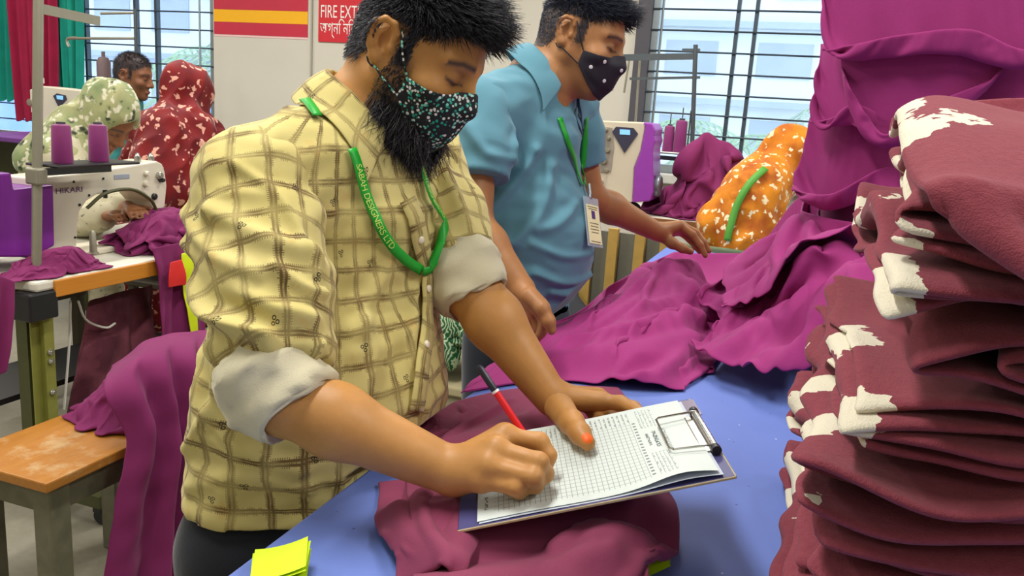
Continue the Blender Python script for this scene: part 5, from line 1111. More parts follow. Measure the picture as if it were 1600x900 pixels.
def form_mat():
    t = NT('printed_form'); sp = t.n('SeparateXYZ'); t.l(t.uv(), sp.inputs[0]); u, v = sp.outputs[0], sp.outputs[1]
    def rng(x, a, b): return t.math('MULTIPLY', t.math('GREATER_THAN', x, a), t.math('LESS_THAN', x, b))
    def grid(x, step, wd): return t.math('LESS_THAN', t.math('FRACT', t.math('DIVIDE', x, step)), wd)
    body = t.math('MULTIPLY', rng(u, 0.07, 0.735), rng(v, 0.06, 0.80)); g = t.math('MAXIMUM', t.math('MULTIPLY', grid(u, 0.0222, 0.13), 0.55), t.math('MULTIPLY', grid(v, 0.041, 0.10), 0.5)); ink = t.math('MULTIPLY', body, g)
    col = t.math('MULTIPLY', t.math('MULTIPLY', rng(u, 0.07, 0.735), rng(v, 0.80, 0.955)), t.math('MAXIMUM', t.math('MULTIPLY', grid(u, 0.0222, 0.13), 0.6), t.math('MULTIPLY', t.math('MULTIPLY', grid(t.math('ADD', u, 0.006), 0.0222, 0.42), t.math('GREATER_THAN', t.noise(260, 2), 0.50)), 0.62))); ink = t.math('MAXIMUM', ink, col)
    num = t.math('MULTIPLY', t.math('MULTIPLY', rng(u, 0.742, 0.757), rng(v, 0.08, 0.80)), grid(v, 0.041, 0.42)); ink = t.math('MAXIMUM', ink, t.math('MULTIPLY', num, 0.75))
    for (v0, v1) in ((0.06, 0.36), (0.70, 0.955)):
        blk = t.math('MULTIPLY', rng(u, 0.775, 0.855), rng(v, v0, v1)); ln = t.math('MAXIMUM', t.math('MULTIPLY', grid(u, 0.0165, 0.14), 0.55), t.math('MULTIPLY', t.math('MULTIPLY', grid(u, 0.0165, 0.55), t.math('GREATER_THAN', t.noise(300, 2), 0.56)), 0.5)); ink = t.math('MAXIMUM', ink, t.math('MULTIPLY', blk, ln))
    for (a, b, v0, v1, s) in ((0.862, 0.876, 0.34, 0.66, 0.55), (0.812, 0.832, 0.42, 0.64, 0.85), (0.782, 0.796, 0.46, 0.62, 0.8), (0.03, 0.045, 0.10, 0.24, 0.8)):
        ink = t.math('MAXIMUM', ink, t.math('MULTIPLY', t.math('MULTIPLY', rng(u, a, b), rng(v, v0, v1)), t.math('MULTIPLY', t.math('GREATER_THAN', t.noise(420, 2), 0.46), s)))
    return t.set(t.mix(ink, t.mix(t.noise(6, 3), lin('#d3ded9'), lin('#dde6e2')), lin('#3f4a4c')), 0.6, 0, 0.3)
m_sheet = plain('white_sheet', '#c9d2e0', 0.6)
paper('under_sheet', 0.024, BL - 0.012, 0.003, BW - 0.006, 0.004, m_sheet)
fs = paper('form_sheet', 0.022, BL - 0.016, 0.006, BW - 0.003, 0.010, form_mat()); fs.location = fs.location + Vector(cN * 0.0012)
cw = BW * 0.5
wire = [bd(BL - 0.052, cw - 0.045, 0.012), bd(BL - 0.056, cw - 0.040, 0.0125), bd(BL - 0.056, cw + 0.040, 0.0125), bd(BL - 0.052, cw + 0.045, 0.012), bd(BL - 0.010, cw + 0.048, 0.010), bd(BL - 0.004, cw + 0.048, 0.010), bd(BL - 0.004, cw - 0.048, 0.010), bd(BL - 0.010, cw - 0.048, 0.010)]
MB().tube(wire + [wire[0]], 0.0014, 6).build('clip_wire', m_chrome, cb, True)
MB().tube([bd(BL - 0.006, cw - 0.052, 0.0065), bd(BL - 0.006, cw + 0.052, 0.0065)], 0.0045, 12).build('clip_roll', m_chrome, cb, True)
MB().rbox(bd(BL - 0.010, cw, 0.0025), (0.020, 0.10, 0.003), 0.001, 1, RB).build('clip_plate', m_chrome, cb)
for s_ in (-1, 1): MB().tube([bd(BL - 0.006, cw + s_ * 0.050, 0.0065), bd(BL - 0.006, cw + s_ * 0.058, 0.0065)], 0.0058, 10).build('clip_end', plain('clip_black', '#1c1b22', 0.4), cb, True)
MB().box(bd(BL - 0.004, BW * 0.86, 0.0008), (0.016, 0.05, 0.001), RB).build('tape', plain('torn_tape', '#6a5576', 0.3), cb)
# ---------------------------------------------------------------- lime paper slips
t = NT('lime_paper'); m_lime = t.set(t.mix(t.noise(20, 3), lin('#c3e60c'), lin('#d3f01e')), 0.6)
def slips(corner_px, ang, k, size, label):
    c0 = onz(corner_px[0], corner_px[1], TZ); e = empty('paper_pad', c0, label, 'paper', 'lime paper slips on the blue table'); r = random.Random(k)
    for i in range(k):
        a = ang + r.uniform(-0.06, 0.06); n, m = 10, 6; U, Wd = np.meshgrid(np.linspace(0, 1, n), np.linspace(0, 1, m), indexing='ij'); X = np.stack([U * size[0], Wd * size[1], 0.0025 + i * 0.0022 + 0.010 * (U ** 2) * (0.5 + 0.1 * i) + 0 * Wd], -1).reshape(-1, 3)
        mesh('slip', X @ rotz(a).T + c0, grid_faces(n, m), m_lime, e)
slips((390, 935), 0.55, 9, (0.055, 0.06), 'small stack of lime paper slips at the near table edge'); slips((995, 910), 0.9, 5, (0.05, 0.05), 'lime paper slip poking out below the maroon sweatshirt')
# ================================================================ WORKSTATIONS
m_white = plain('machine_white_enamel', '#d9d2bd', 0.35, var=0.03, scale=8); m_cream = plain('machine_cream_enamel', '#d8cdb4', 0.35, var=0.03, scale=8); m_violet = plain('violet_plastic', '#7d2a92', 0.35, var=0.05); m_violet2 = plain('violet_shell', '#9a3fae', 0.3, var=0.05)
m_lam = plain('white_laminate', '#d8d5c4', 0.4, var=0.04, scale=10); m_edge = None
t = NT('orange_wood_edge'); mp = t.n('Mapping'); mp.inputs['Scale'].default_value = (40, 3, 60); t.l(t.obj(), mp.inputs[0]); m_edge = t.set(t.mix(t.noise(3, 4, mp.outputs[0]), lin('#b9701d'), lin('#cf8a2c')), 0.5)
m_blk = plain('black_enamel', '#1d1d20', 0.4); m_olive = plain('olive_steel', '#8a8a3f', 0.5, 0.2, var=0.1); m_olive_d = plain('dark_olive_steel', '#4f512e', 0.55, 0.2, var=0.1); m_chr = plain('bright_steel', '#b7b6ae', 0.25, 0.9); m_stand = plain('stand_grey_steel', '#a39f8c', 0.4, 0.6); m_stand_d = plain('stand_dark_steel', '#5c6468', 0.4, 0.6)
m_cone = None
t = NT('purple_thread'); w_ = t.n('TexWave', Scale=220.0, Distortion=1.5); w_.bands_direction = 'Z'; t.l(t.obj(), w_.inputs['Vector']); m_cone = t.set(t.mix(w_.outputs['Fac'], lin('#6d1f56'), lin('#8f3075')), 0.6, 0, 0.4, 0.3)
def heap(name, c, rx, ry, h, mat, seed, label, group=None, n=46, slack=1.16, ang=0.0, floor_z=None, lump=1.0, steps=60, cat='garment', thick=0.005, under=None):
    u = np.linspace(-1, 1, n); U, Vv = np.meshgrid(u, u, indexing='ij'); A = U * np.sqrt(1 - Vv ** 2 / 2); B = Vv * np.sqrt(1 - U ** 2 / 2); wo = Wob(seed, 2.2); wo2 = Wob(seed + 1, 5)
    rad = 1 + 0.14 * wo2(np.stack([A, B, 0 * A], -1) * 0.5); xy = np.stack([A * rx * rad, B * ry * rad, 0 * A], -1) @ rotz(ang).T + np.asarray(c); z0 = c[2]
    cc, ss = math.cos(ang), math.sin(ang)
    def fl(x, y):
        dx, dy = x - c[0], y - c[1]; a = (dx * cc + dy * ss) / rx; b = (-dx * ss + dy * cc) / ry; r2 = a * a + b * b
        b0 = z0 + 0.004 if under is None else np.maximum(z0 + 0.004, under(x, y) + 0.006)
        return b0 + np.maximum(h * (1 - r2 * 1.1) * (1 + 0.28 * lump * wo(np.stack([a, b, 0 * a], -1) * 0.6)), 0) 
    X = xy.copy(); X[..., 2] = fl(X[..., 0], X[..., 1]) + 0.01
    X = drape(X, slack, slack, fl, steps, 6, 0.0012, seed, 0.012, 0.12, wobf=6.0)
    o = tag(sheet(name, X, mat, None, thick, 1), label, cat, group); HEAPS[label] = X; return o
HEAPS = {}
def cone(name, base, r, h, label, group):
    e = empty(name, base, label, 'thread cone', group)
    MB().lathe([(r * 0.95, 0), (r, 0.004), (r * 0.88, h * 0.93), (r * 0.80, h * 0.97), (r * 0.5, h)], base, 24).build('thread', m_cone, e, True)
    MB().lathe([(r * 0.45, h * 0.99), (r * 0.42, h * 1.05), (r * 0.2, h * 1.06)], base, 14).build('spool_core', plain('core_dark', '#3a3440', 0.5), e, True)
# ---------------------------------------------------------------- left sewing table
XT, ZT = -2.115, 0.76; Y0, Y1 = 1.775, 2.95
tb = empty('sewing_table', (-2.45, 2.35, 0), 'sewing table with white top and orange wood edge at left', 'table')
MB().rbox((XT - 0.33, (Y0 + Y1) / 2, ZT - 0.016), (0.66, Y1 - Y0, 0.032), 0.008).build('table_top', m_lam, tb)
MB().rbox((XT + 0.002, (Y0 + Y1) / 2 + 0.03, ZT - 0.030), (0.012, Y1 - Y0 - 0.06, 0.052), 0.003).build('edge_strip', m_edge, tb)
MB().rbox((XT - 0.03, Y0 + 0.02, ZT - 0.075), (0.075, 0.10, 0.085), 0.006).build('corner_bracket', m_blk, tb)
for y in (Y0 + 0.055, Y1 - 0.2):
    MB().box((XT - 0.045, y, 0.38), (0.045, 0.035, 0.62)).box((XT - 0.045, y - 0.03, 0.38), (0.006, 0.03, 0.62)).build('leg', m_olive, tb)
    MB().box((XT - 0.10, y, 0.36), (0.045, 0.06, 0.60)).build('leg_inner', m_olive_d, tb)
    MB().box((XT - 0.12, y, 0.085), (0.60, 0.06, 0.04)).build('foot_rail', m_olive_d, tb)
    for dx in (0.16, -0.40):
        MB().lathe([(0.0, -0.014), (0.022, -0.014), (0.026, -0.008), (0.026, 0.008), (0.022, 0.014), (0.0, 0.014)], (XT + dx, y, 0.028), 18, np.array([[0, 0, 1.0], [1, 0, 0], [0, 1, 0]]).T).box((XT + dx, y, 0.055), (0.03, 0.045, 0.02)).build('caster', m_blk, tb)
for z in (0.50, 0.40, 0.53): MB().lathe([(0.010, 0), (0.010, 0.006), (0.006, 0.012), (0.0, 0.012)], (XT - 0.022, Y0 + 0.055, z), 10, np.array([[0, 0, 1.0], [0, 1, 0], [-1, 0, 0]])).build('bolt', m_chr, tb, True)
MB().box((XT - 0.45, 2.3, 0.30), (0.30, 0.9, 0.02)).build('knee_shelf', m_blk, tb)
for pth in ([(110, 470), (108, 540), (100, 640)], [(122, 470), (135, 500), (165, 512), (180, 505)]): MB().tube(bezier([onx(a, b, XT - 0.08) for a, b in pth], 14), 0.004, 6).build('cable', plain('cable_white', '#c9c5bd', 0.5), tb, True)
# machine head: outline in the plane of its front face, given its real thickness
XM = -2.30
def yzpoly(pix, x): return [(lambda q: (q[1], q[2]))(onx(a, b, x)) for a, b in pix]
def ext_x(poly, x0, x1):
    m = MB(); n = len(poly); m.add([(x0, y, z) for y, z in poly] + [(x1, y, z) for y, z in poly], [tuple(range(n)), tuple(range(n, 2 * n))[::-1]] + [(i, (i + 1) % n, n + (i + 1) % n, n + i) for i in range(n)]); return m
sm = empty('sewing_machine', (XM - 0.07, 2.2, ZT), 'white industrial sewing machine with purple motor cover, nearest at left', 'sewing machine')
body_px = [(52, 279), (150, 268), (246, 252), (254, 256), (258, 268), (261, 290), (258, 324), (248, 332), (240, 326), (236, 315), (226, 303), (212, 297), (152, 304), (136, 314), (125, 330), (122, 352), (120, 392), (108, 402), (70, 408), (52, 400)]
ext_x(yzpoly(body_px, XM), XM, XM - 0.13).build('machine_body', m_white, sm, False, 0.006)
bp_ = onx(180, 412, XM); MB().rbox((XM - 0.075, 2.28, ZT + 0.012), (0.13, 0.55, 0.022), 0.006).build('machine_bed', m_white, sm)
cov = [(-12, 272), (18, 270), (22, 296), (84, 289), (86, 384), (52, 402), (-12, 402)]
ext_x(yzpoly(cov, XM + 0.03), XM + 0.03, XM - 0.20).build('motor_cover', m_violet, sm, False, 0.006)
p0 = onx(86, 303, XM); p1 = onx(133, 290, XM); wtxt = p1[1] - p0[1]; slope = (p1[2] - p0[2]) / wtxt
text_mesh('lettering', 'HIKARI', 0.042, plain('brand_violet', '#5b2372', 0.5), sm, lambda v: (XM + 0.0015, p0[1] + v[0] * wtxt / 0.145, p0[2] + v[1] * 0.62 + 0.0 * v[0]))
RX = np.array([[0, 0, 1.0], [0, 1, 0], [-1, 0, 0]])
def knob(px, py, r, d, mat, name='knob'):
    c = onx(px, py, XM); MB().lathe([(r, 0), (r, d * 0.7), (r * 0.7, d), (0, d)], c, 14, RX).build(name, mat, sm, True)
for a in ((240, 307, 0.012, 0.012, m_blk), (227, 271, 0.010, 0.016, m_white), (226, 287, 0.011, 0.014, m_white), (247, 274, 0.013, 0.018, m_chr), (250, 281, 0.009, 0.02, m_blk), (115, 284, 0.004, 0.004, m_blk), (161, 279, 0.004, 0.004, m_blk), (139, 305, 0.004, 0.004, m_blk), (124, 320, 0.005, 0.004, m_blk), (117, 371, 0.004, 0.004, m_blk)): knob(*a)
c = onx(163, 303, XM); MB().box(c + [0.004, 0, 0], (0.008, 0.012, 0.028)).build('lever', m_blk, sm)
c = onx(190, 276, XM); MB().rbox(c + [0.001, 0, 0], (0.003, 0.07, 0.016), 0.001, 1).build('name_plate', plain('plate_blue', '#aeb9c9', 0.3, 0.4), sm)
for px in (215, 236): c = onx(px, 254, XM - 0.05); MB().lathe([(0.012, 0), (0.012, 0.022), (0.008, 0.026), (0.006, 0.035), (0, 0.036)], c, 14).build('thread_post', m_chr, sm, True)
MB().tube(bezier([onx(136, 325, XM + 0.012), onx(165, 302, XM + 0.02), onx(205, 296, XM + 0.02), onx(235, 312, XM + 0.02), onx(245, 330, XM + 0.015)], 24), 0.006, 6).build('hose', m_olive_d, sm, True)
c = onx(249, 345, XM - 0.03); MB().tube([c + [0, 0, 0.06], c - [0, 0, 0.03]], 0.006, 8).rbox(c - [0, 0, 0.045], (0.02, 0.03, 0.01), 0.002, 1).build('needle_bar', m_chr, sm)
c = onz(146, 398, ZT + 0.0235); tag(MB().lathe([(0.018, 0), (0.018, 0.006), (0.012, 0.010), (0.010, 0.075), (0.006, 0.082), (0, 0.083)], c, 16).build('bobbin_post', m_stand, None, True), 'pale upright bobbin post standing on the white table top', 'bobbin post')
# thread stand with two cones
pb = onz(57, 432, ZT); xs_ = pb[0]; ptop_ = onx(60, -14, xs_); st = empty('thread_stand', pb, 'tall grey thread stand at the left table corner', 'thread stand')
MB().lathe([(0.03, 0), (0.03, 0.006), (0.018, 0.012)], pb, 16).build('stand_base', m_stand, st, True); MB().tube([pb, ptop_], 0.0145, 14).build('pole', m_stand, st, True)
cl = onx(57, 275, xs_); MB().rbox(cl, (0.05, 0.04, 0.05), 0.006).build('clamp', m_stand, st)
tr0 = onx(64, 262, xs_); tr1 = onx(196, 249, xs_); MB().rbox((tr0 + tr1) / 2, (0.13, tr1[1] - tr0[1], 0.008), 0.003, 1).build('cone_tray', m_blk, st); MB().box((tr0 + tr1) / 2 - [0, 0.04, 0.02], (0.025, (tr1[1] - tr0[1]) * 0.8, 0.02)).build('tray_arm', m_stand_d, st)
a0 = onx(66, 14, xs_); a1 = onx(155, 33, xs_); dv = a1 - a0; L_ = np.linalg.norm(dv); dv /= L_; MB().box((a0 + a1) / 2, (0.008, L_, 0.028), np.stack([[1.0, 0, 0], dv, np.cross([1.0, 0, 0], dv)], 1)).build('guide_arm', m_stand, st)
for px in (98, 155):
    b_ = onx(px, 255, xs_); b_[2] = (tr0 + tr1)[2] / 2 + 0.0045; cone('thread_cone', b_, 0.031, 0.118, 'purple thread cone on the near left stand, %s' % ('closest to the pole' if px == 98 else 'farther from the pole'), 'cones on the left stand')
# cloth around the left machine
lc = 'purple garments at the left machine'
bedf = lambda x, y: np.where((x < XM + 0.0) & (x > XM - 0.15) & (y < 2.57), ZT + 0.026, 0.0)
heap('purple_garment', (XM + 0.03, 2.62, ZT), 0.13, 0.36, 0.12, m_purple_d, 101, 'crumpled purple garment under the left machine needle', lc, slack=1.2, under=bedf)
hmL = hmap([HEAPS['crumpled purple garment under the left machine needle']]); heap('purple_garment', (XT - 0.09, 2.52, ZT), 0.08, 0.26, 0.035, m_purple_d, 104, 'purple garment spread at the front edge of the left table', lc, slack=1.12, under=hmL)
def hang(name, top, mids, bot, mat, seed, label, group, n=50, m=44, pleat=0.014, k=5.0, thick=0.005, cat='garment', su=1.03, sv=1.08, depth=(1, 0, 0)):
    """cloth hanging from a top edge: rows of 3d polylines from top to bottom, pleated"""
    rows = [resample(bezier(r_, 60), m) for r_ in [top] + mids + [bot]]; X = np.stack([bezier(np.array([r_[j] for r_ in rows]), n) for j in range(m)], 1)
    ph = Wob(seed, 1.5); u = np.linspace(0, 1, m)[None, :]; tt = np.linspace(0, 1, n)[:, None]
    wk = Wob(seed + 7, 0.16, 10); f = 1.6 * wk(np.stack(np.broadcast_arrays(u * k * 6.28, tt * 2.6 + 0.5 * u, 0 * u * tt), -1)) ; X = X + np.asarray(depth, float) * (pleat * f * np.clip(tt * 2.5, 0.15, 1))[..., None]
    w2 = Wob(seed + 1, 9.0); X += np.asarray(depth, float) * (0.004 * w2(X))[..., None]
    return tag(sheet(name, X, mat, None, thick, 1), label, cat, group)
q = onz(62, 425, ZT); heap('purple_garment', (XT - 0.085, q[1] + 0.03, ZT), 0.075, 0.17, 0.075, m_purple_d, 110, 'purple garment bunched on the near corner of the left table', lc, 50, 1.18)
hang('purple_garment', [onx(-60, 432, XT + 0.02), onx(-20, 425, XT + 0.02), onx(24, 440, XT + 0.02)], [[onx(-60, 520, XT + 0.03), onx(-20, 520, XT + 0.03), onx(22, 510, XT + 0.03)]], [onx(-60, 620, XT + 0.03), onx(-20, 600, XT + 0.03), onx(10, 580, XT + 0.03)], m_purple_d, 112, 'purple garment hanging off the near end of the left table', lc, 36, 26, 0.012, 3)
hang('purple_garment', [onx(238, 388, XT + 0.02), onx(275, 380, XT + 0.02), onx(320, 372, XT + 0.02)], [[onx(245, 440, XT + 0.03), onx(280, 440, XT + 0.03), onx(320, 440, XT + 0.03)]], [onx(248, 560, XT + 0.03), onx(282, 570, XT + 0.03), onx(320, 560, XT + 0.03)], m_purple_d, 114, 'dark purple garment hanging from the far part of the left table', lc, 36, 30, 0.012, 4)
t = NT('dusty_net_bag'); n1 = t.noise(7, 5); m_bag = t.set(t.mix(t.ramp(n1, [(0.4, (0, 0, 0, 1)), (0.75, (1, 1, 1, 1))]), lin('#4a1826'), lin('#8a4a58')), 0.95); t.bump(t.noise(300, 2), 0.3, 0.002)
hang('dust_bag', [onx(140, 470, XT - 0.16), onx(190, 455, XT - 0.16), onx(240, 445, XT - 0.16)], [[onx(120, 560, XT - 0.10), onx(190, 550, XT - 0.08), onx(250, 545, XT - 0.10)]], [onx(100, 680, XT - 0.12), onx(190, 690, XT - 0.10), onx(260, 690, XT - 0.12)], m_bag, 116, 'dusty maroon cloth bag hanging under the left table', None, 40, 36, 0.02, 4, 0.004, 'bag')
# ---------------------------------------------------------------- bench with a draped garment
t = NT('worn_orange_wood'); mp = t.n('Mapping'); mp.inputs['Scale'].default_value = (14, 2.2, 14); t.l(t.obj(), mp.inputs[0]); g1 = t.noise(4, 6, mp.outputs[0], 0.6, 0.6); wear = t.ramp(t.noise(9, 5, None, 0.7), [(0.52, (0, 0, 0, 1)), (0.66, (1, 1, 1, 1))])
m_wood = t.set(t.mix(t.math('MULTIPLY', wear, 0.55), t.mix(g1, lin('#9c5f1c'), lin('#c08433')), lin('#c9b183')), 0.45); t.bump(g1, 0.2, 0.003)
m_wleg = plain('weathered_wood', '#75735c', 0.75, var=0.25, scale=25)
bn = empty('bench', (-1.70, 1.54, 0), 'worn wooden bench with an orange brown seat', 'bench'); bx0, bx1, by0, by1 = -1.86, -1.55, 1.298, 1.80
MB().rbox(((bx0 + bx1) / 2, (by0 + by1) / 2, 0.437), (bx1 - bx0, by1 - by0, 0.026), 0.004).build('seat_board', m_wood, bn)
for x in (bx0 + 0.045, bx1 - 0.045):
    for y in (by0 + 0.05, by1 - 0.05): MB().rbox((x, y, 0.212), (0.058, 0.058, 0.424), 0.004, 1).build('leg', m_wleg, bn)
for y in (by0 + 0.045, by1 - 0.045): MB().box(((bx0 + bx1) / 2, y, 0.385), (bx1 - bx0 - 0.08, 0.022, 0.07)).build('apron', m_wleg, bn)
for x in (bx0 + 0.04, bx1 - 0.04): MB().box((x, (by0 + by1) / 2, 0.385), (0.022, by1 - by0 - 0.08, 0.07)).build('apron', m_wleg, bn)
XH = -1.505
hang('purple_garment', [onx(176, 572, XH - 0.18), onx(225, 535, XH - 0.16), onx(280, 520, XH - 0.16), onx(330, 516, XH - 0.16)], [[onx(165, 612, XH - 0.06), onx(215, 580, XH - 0.04), onx(280, 562, XH - 0.03), onx(335, 560, XH - 0.03)], [onx(202, 690, XH), onx(232, 680, XH + 0.01), onx(285, 672, XH + 0.01), onx(338, 668, XH)], [onx(190, 780, XH + 0.01), onx(226, 782, XH + 0.01), onx(285, 780, XH + 0.01), onx(340, 770, XH)]], [onx(166, 925, XH + 0.01), onx(215, 925, XH + 0.01), onx(280, 915, XH + 0.01), onx(340, 905, XH)], m_purple_d, 120, 'long purple garment draped from the bench down to the floor', lc, 70, 56, 0.016, 4.5)
heap('purple_garment', (-1.70, 1.74, 0.452), 0.15, 0.17, 0.13, m_purple_d, 123, 'crumpled purple garment lying on the wooden bench', lc, 40, 1.12)
hang('lime_strap', [onx(283, 396, XT + 0.05), onx(300, 392, XT + 0.05)], [[onx(290, 470, XT + 0.06), onx(306, 470, XT + 0.06)]], [onx(300, 525, XT + 0.06), onx(312, 528, XT + 0.06)], plain('lime_tape', '#d6e611', 0.6), 125, 'lime yellow strap hanging behind the checked shirt', None, 20, 8, 0.002, 1, 0.004, 'strap')
hang('red_cloth', [onx(266, 410, XT + 0.06), onx(284, 405, XT + 0.06)], [[onx(264, 432, XT + 0.07), onx(290, 428, XT + 0.07)]], [onx(264, 450, XT + 0.07), onx(290, 445, XT + 0.07)], plain('bright_red_cloth', '#d3211c', 0.7), 126, 'small bright red cloth beside the lime strap', None, 12, 10, 0.003, 1, 0.004, 'cloth')
# ---------------------------------------------------------------- right machine by the window
YM = 3.80; ZR = 0.905
def xzpoly(pix, y): return [(lambda q: (q[0], q[2]))(ony(a, b, y)) for a, b in pix]
rt = empty('sewing_table', (-0.85, 4.0, 0), 'white topped sewing table in front of the right window', 'table')
MB().rbox((-0.80, 4.06, ZR - 0.016), (1.25, 0.62, 0.03), 0.006).build('table_top', m_lam, rt); MB().box((-0.80, 3.745, ZR - 0.02), (1.25, 0.012, 0.045)).build('edge_strip', plain('brown_edge', '#8d5f35', 0.6), rt)
for x in (-1.36, -0.24):
    for y in (3.82, 4.30): MB().box((x, y, ZR / 2 - 0.02), (0.05, 0.05, ZR - 0.04)).build('leg', m_olive_d, rt)
sr = empty('sewing_machine', (-0.9, YM + 0.1, ZR), 'cream and violet sewing machine with a dark display by the right window', 'sewing machine')
MB().prism(xzpoly([(905, 187), (1004, 191), (1008, 200), (1001, 236), (991, 262), (988, 316), (905, 322)], YM), YM, YM + 0.17).build('machine_body', m_cream, sr, False, 0.006)
MB().prism(xzpoly([(1006, 191), (1020, 193), (1025, 203), (1023, 212), (1025, 220), (1021, 232), (1021, 300), (1016, 314), (989, 316), (992, 262), (1002, 236), (1009, 200)], YM), YM - 0.012, YM + 0.175).build('end_cover', m_violet2, sr, False, 0.005)
MB().prism(xzpoly([(957, 206), (963, 198), (990, 200), (997, 209), (976, 239)], YM), YM - 0.006, YM).build('control_panel', plain('panel_dark', '#39384c', 0.4), sr)
t = NT('lcd_blue'); t.set('#86c3f0', 0.3); t.b.inputs['Emission Color'].default_value = lin('#79bdf0'); t.b.inputs['Emission Strength'].default_value = 0.5
MB().prism(xzpoly([(969, 202), (985, 203), (985, 211), (969, 210)], YM), YM - 0.008, YM - 0.005).build('screen', t.m, sr)
cw_ = ony(1024, 290, YM + 0.06); RW = np.array([[0, 0, 1.0], [0, 1, 0], [-1, 0, 0]])
MB().lathe([(0.030, -0.04), (0.034, 0.0), (0.030, 0.004)], cw_ - [0.012, 0, 0], 20, RW).build('wheel_hub', m_violet2, sr, True); MB().lathe([(0.046, 0.0), (0.050, 0.006), (0.050, 0.02), (0.044, 0.026), (0.02, 0.022), (0.0, 0.022)], cw_, 24, RW).build('hand_wheel', plain('wheel_grey', '#7f868c', 0.35, 0.6), sr, True)
rr = random.Random(3)
for (a, b, r_) in ((938, 205, 0.014), (947, 203, 0.012), (941, 222, 0.016), (950, 235, 0.013), (937, 240, 0.012), (944, 252, 0.016), (952, 216, 0.010), (948, 266, 0.011), (940, 285, 0.010)):
    c = ony(a, b, YM); MB().lathe([(r_, 0), (r_, 0.012), (r_ * 0.6, 0.022), (0, 0.022)], c, 12, np.array([[1.0, 0, 0], [0, 0, -1], [0, 1, 0]])).build('tension_disc', m_stand, sr, True)
MB().prism(xzpoly([(934, 196), (957, 200), (960, 230), (955, 268), (936, 270)], YM), YM - 0.004, YM).build('face_plate', plain('face_plate_grey', '#a89f92', 0.4, 0.3), sr)
heap('dark_cloth_scrap', tuple(onz(986, 333, ZR)), 0.05, 0.028, 0.05, plain('dark_scrap', '#26282c', 0.8), 131, 'dark fabric scrap lying at the foot of the violet machine', None, 18, 1.15, cat='scrap')
def rstand():
    yS = 4.18; e = empty('thread_stand', ony(1079, 320, yS), 'dark thread stand before the right window', 'thread stand'); b = ony(1079, 320, yS)
    MB().tube([np.array([b[0], b[1], ZR]), ony(1087, 70, yS)], 0.011, 10).build('pole', m_stand_d, e, True); MB().lathe([(0.03, 0), (0.03, 0.008), (0.012, 0.014)], (b[0], b[1], ZR), 14).build('stand_base', m_stand_d, e, True)
    for (a0, a1, hh) in (((972, 90), (1090, 88), 0.030), ((1066, 78), (1094, 78), 0.012), ((984, 123), (1094, 121), 0.012)):
        p, q = ony(*a0, yS), ony(*a1, yS); d = q - p; l_ = np.linalg.norm(d); d /= l_; MB().box((p + q) / 2, (l_, 0.012, hh), np.stack([d, [0, 1.0, 0], np.cross(d, [0, 1.0, 0])], 1)).build('guide_arm', m_stand_d, e)
    p, q = ony(1006, 246, yS), ony(1084, 248, yS); MB().box((p + q) / 2, (q[0] - p[0], 0.03, 0.02)).build('tray_arm', m_stand_d, e); p, q = ony(1014, 238, yS), ony(1088, 236, yS); MB().rbox((p + q) / 2 - [0, 0, 0.004], (q[0] - p[0], 0.16, 0.006), 0.002, 1).build('cone_tray', plain('tray_white', '#cfd0c9', 0.4), e); zt_ = ((p + q) / 2)[2]
    for px, r_, h_, tx in ((1043, 0.028, 0.125, 'smaller cone, left'), (1061, 0.032, 0.155, 'taller cone, right')):
        c = ony(px, 236, yS); c[2] = zt_; cone('thread_cone', c, r_, h_, 'purple thread cone by the right window, ' + tx, 'cones on the right stand'); MB().tube([c + [0, 0, h_ * 1.065], c + [0, 0, h_ + 0.06]], 0.003, 6).build('pin', m_stand_d, e, True)
    c = ony(1073, 238, yS); MB().tube([c, c + [0, 0, 0.2]], 0.004, 6).build('pin', m_stand_d, e, True)
    for (a, b) in (((984, 88), (975, 145)), ((1000, 90), (993, 190))): MB().tube([ony(*a, yS + 0.1), ony(*b, yS + 0.1)], 0.006, 8).build('guide_rod', m_stand, e, True)
rstand()
q = ony(1110, 330, 3.98); heap('purple_garment', (q[0], 3.98, ZR), 0.26, 0.15, 0.27, m_purple_d, 141, 'big crumpled purple heap under the right window', None, 64, 1.34, 0.1, lump=1.5)
# slatted crate and green runner beyond the blue table
cr = empty('slatted_crate', (-0.75, 3.52, 0), 'pale wooden slatted rack with a grey panel beyond the blue table', 'rack'); m_pale = plain('pale_wood', '#c9a352', 0.6, var=0.12, scale=20)
for px in (918, 956, 998, 1038): c = ony(px, 400, 3.45); MB().box((c[0], 3.45, 0.44), (0.042, 0.03, 0.88)).build('slat', m_pale, cr)
c = ony(980, 400, 3.5); MB().box((-0.88, 3.49, 0.43), (0.62, 0.02, 0.86)).build('back_panel', plain('grey_panel', '#77776a', 0.7), cr); MB().box((-0.88, 3.47, 0.06), (0.62, 0.05, 0.05)).build('rail', m_pale, cr)
heap('dark_cloth_bundle', (ony(945, 450, 3.3)[0], 3.30, 0.0), 0.15, 0.075, 0.5, plain('charcoal_cloth', '#2b2c31', 0.85), 143, 'charcoal cloth bundle on the floor before the slatted rack', None, 24, 1.1, cat='cloth')
g0 = onz(1100, 384, 0.88); g1_ = onz(1200, 392, 0.88); MB_ = MB().rbox([((g0 + g1_) / 2)[0], 3.319, 0.435], (0.55, 0.03, 0.87), 0.012, 3); tag(MB_.build('green_runner', fabric('grey_green_cloth', '#6d7a58', '#59664a'), None, True), 'grey green rolled cloth along the far end of the blue table', 'cloth')
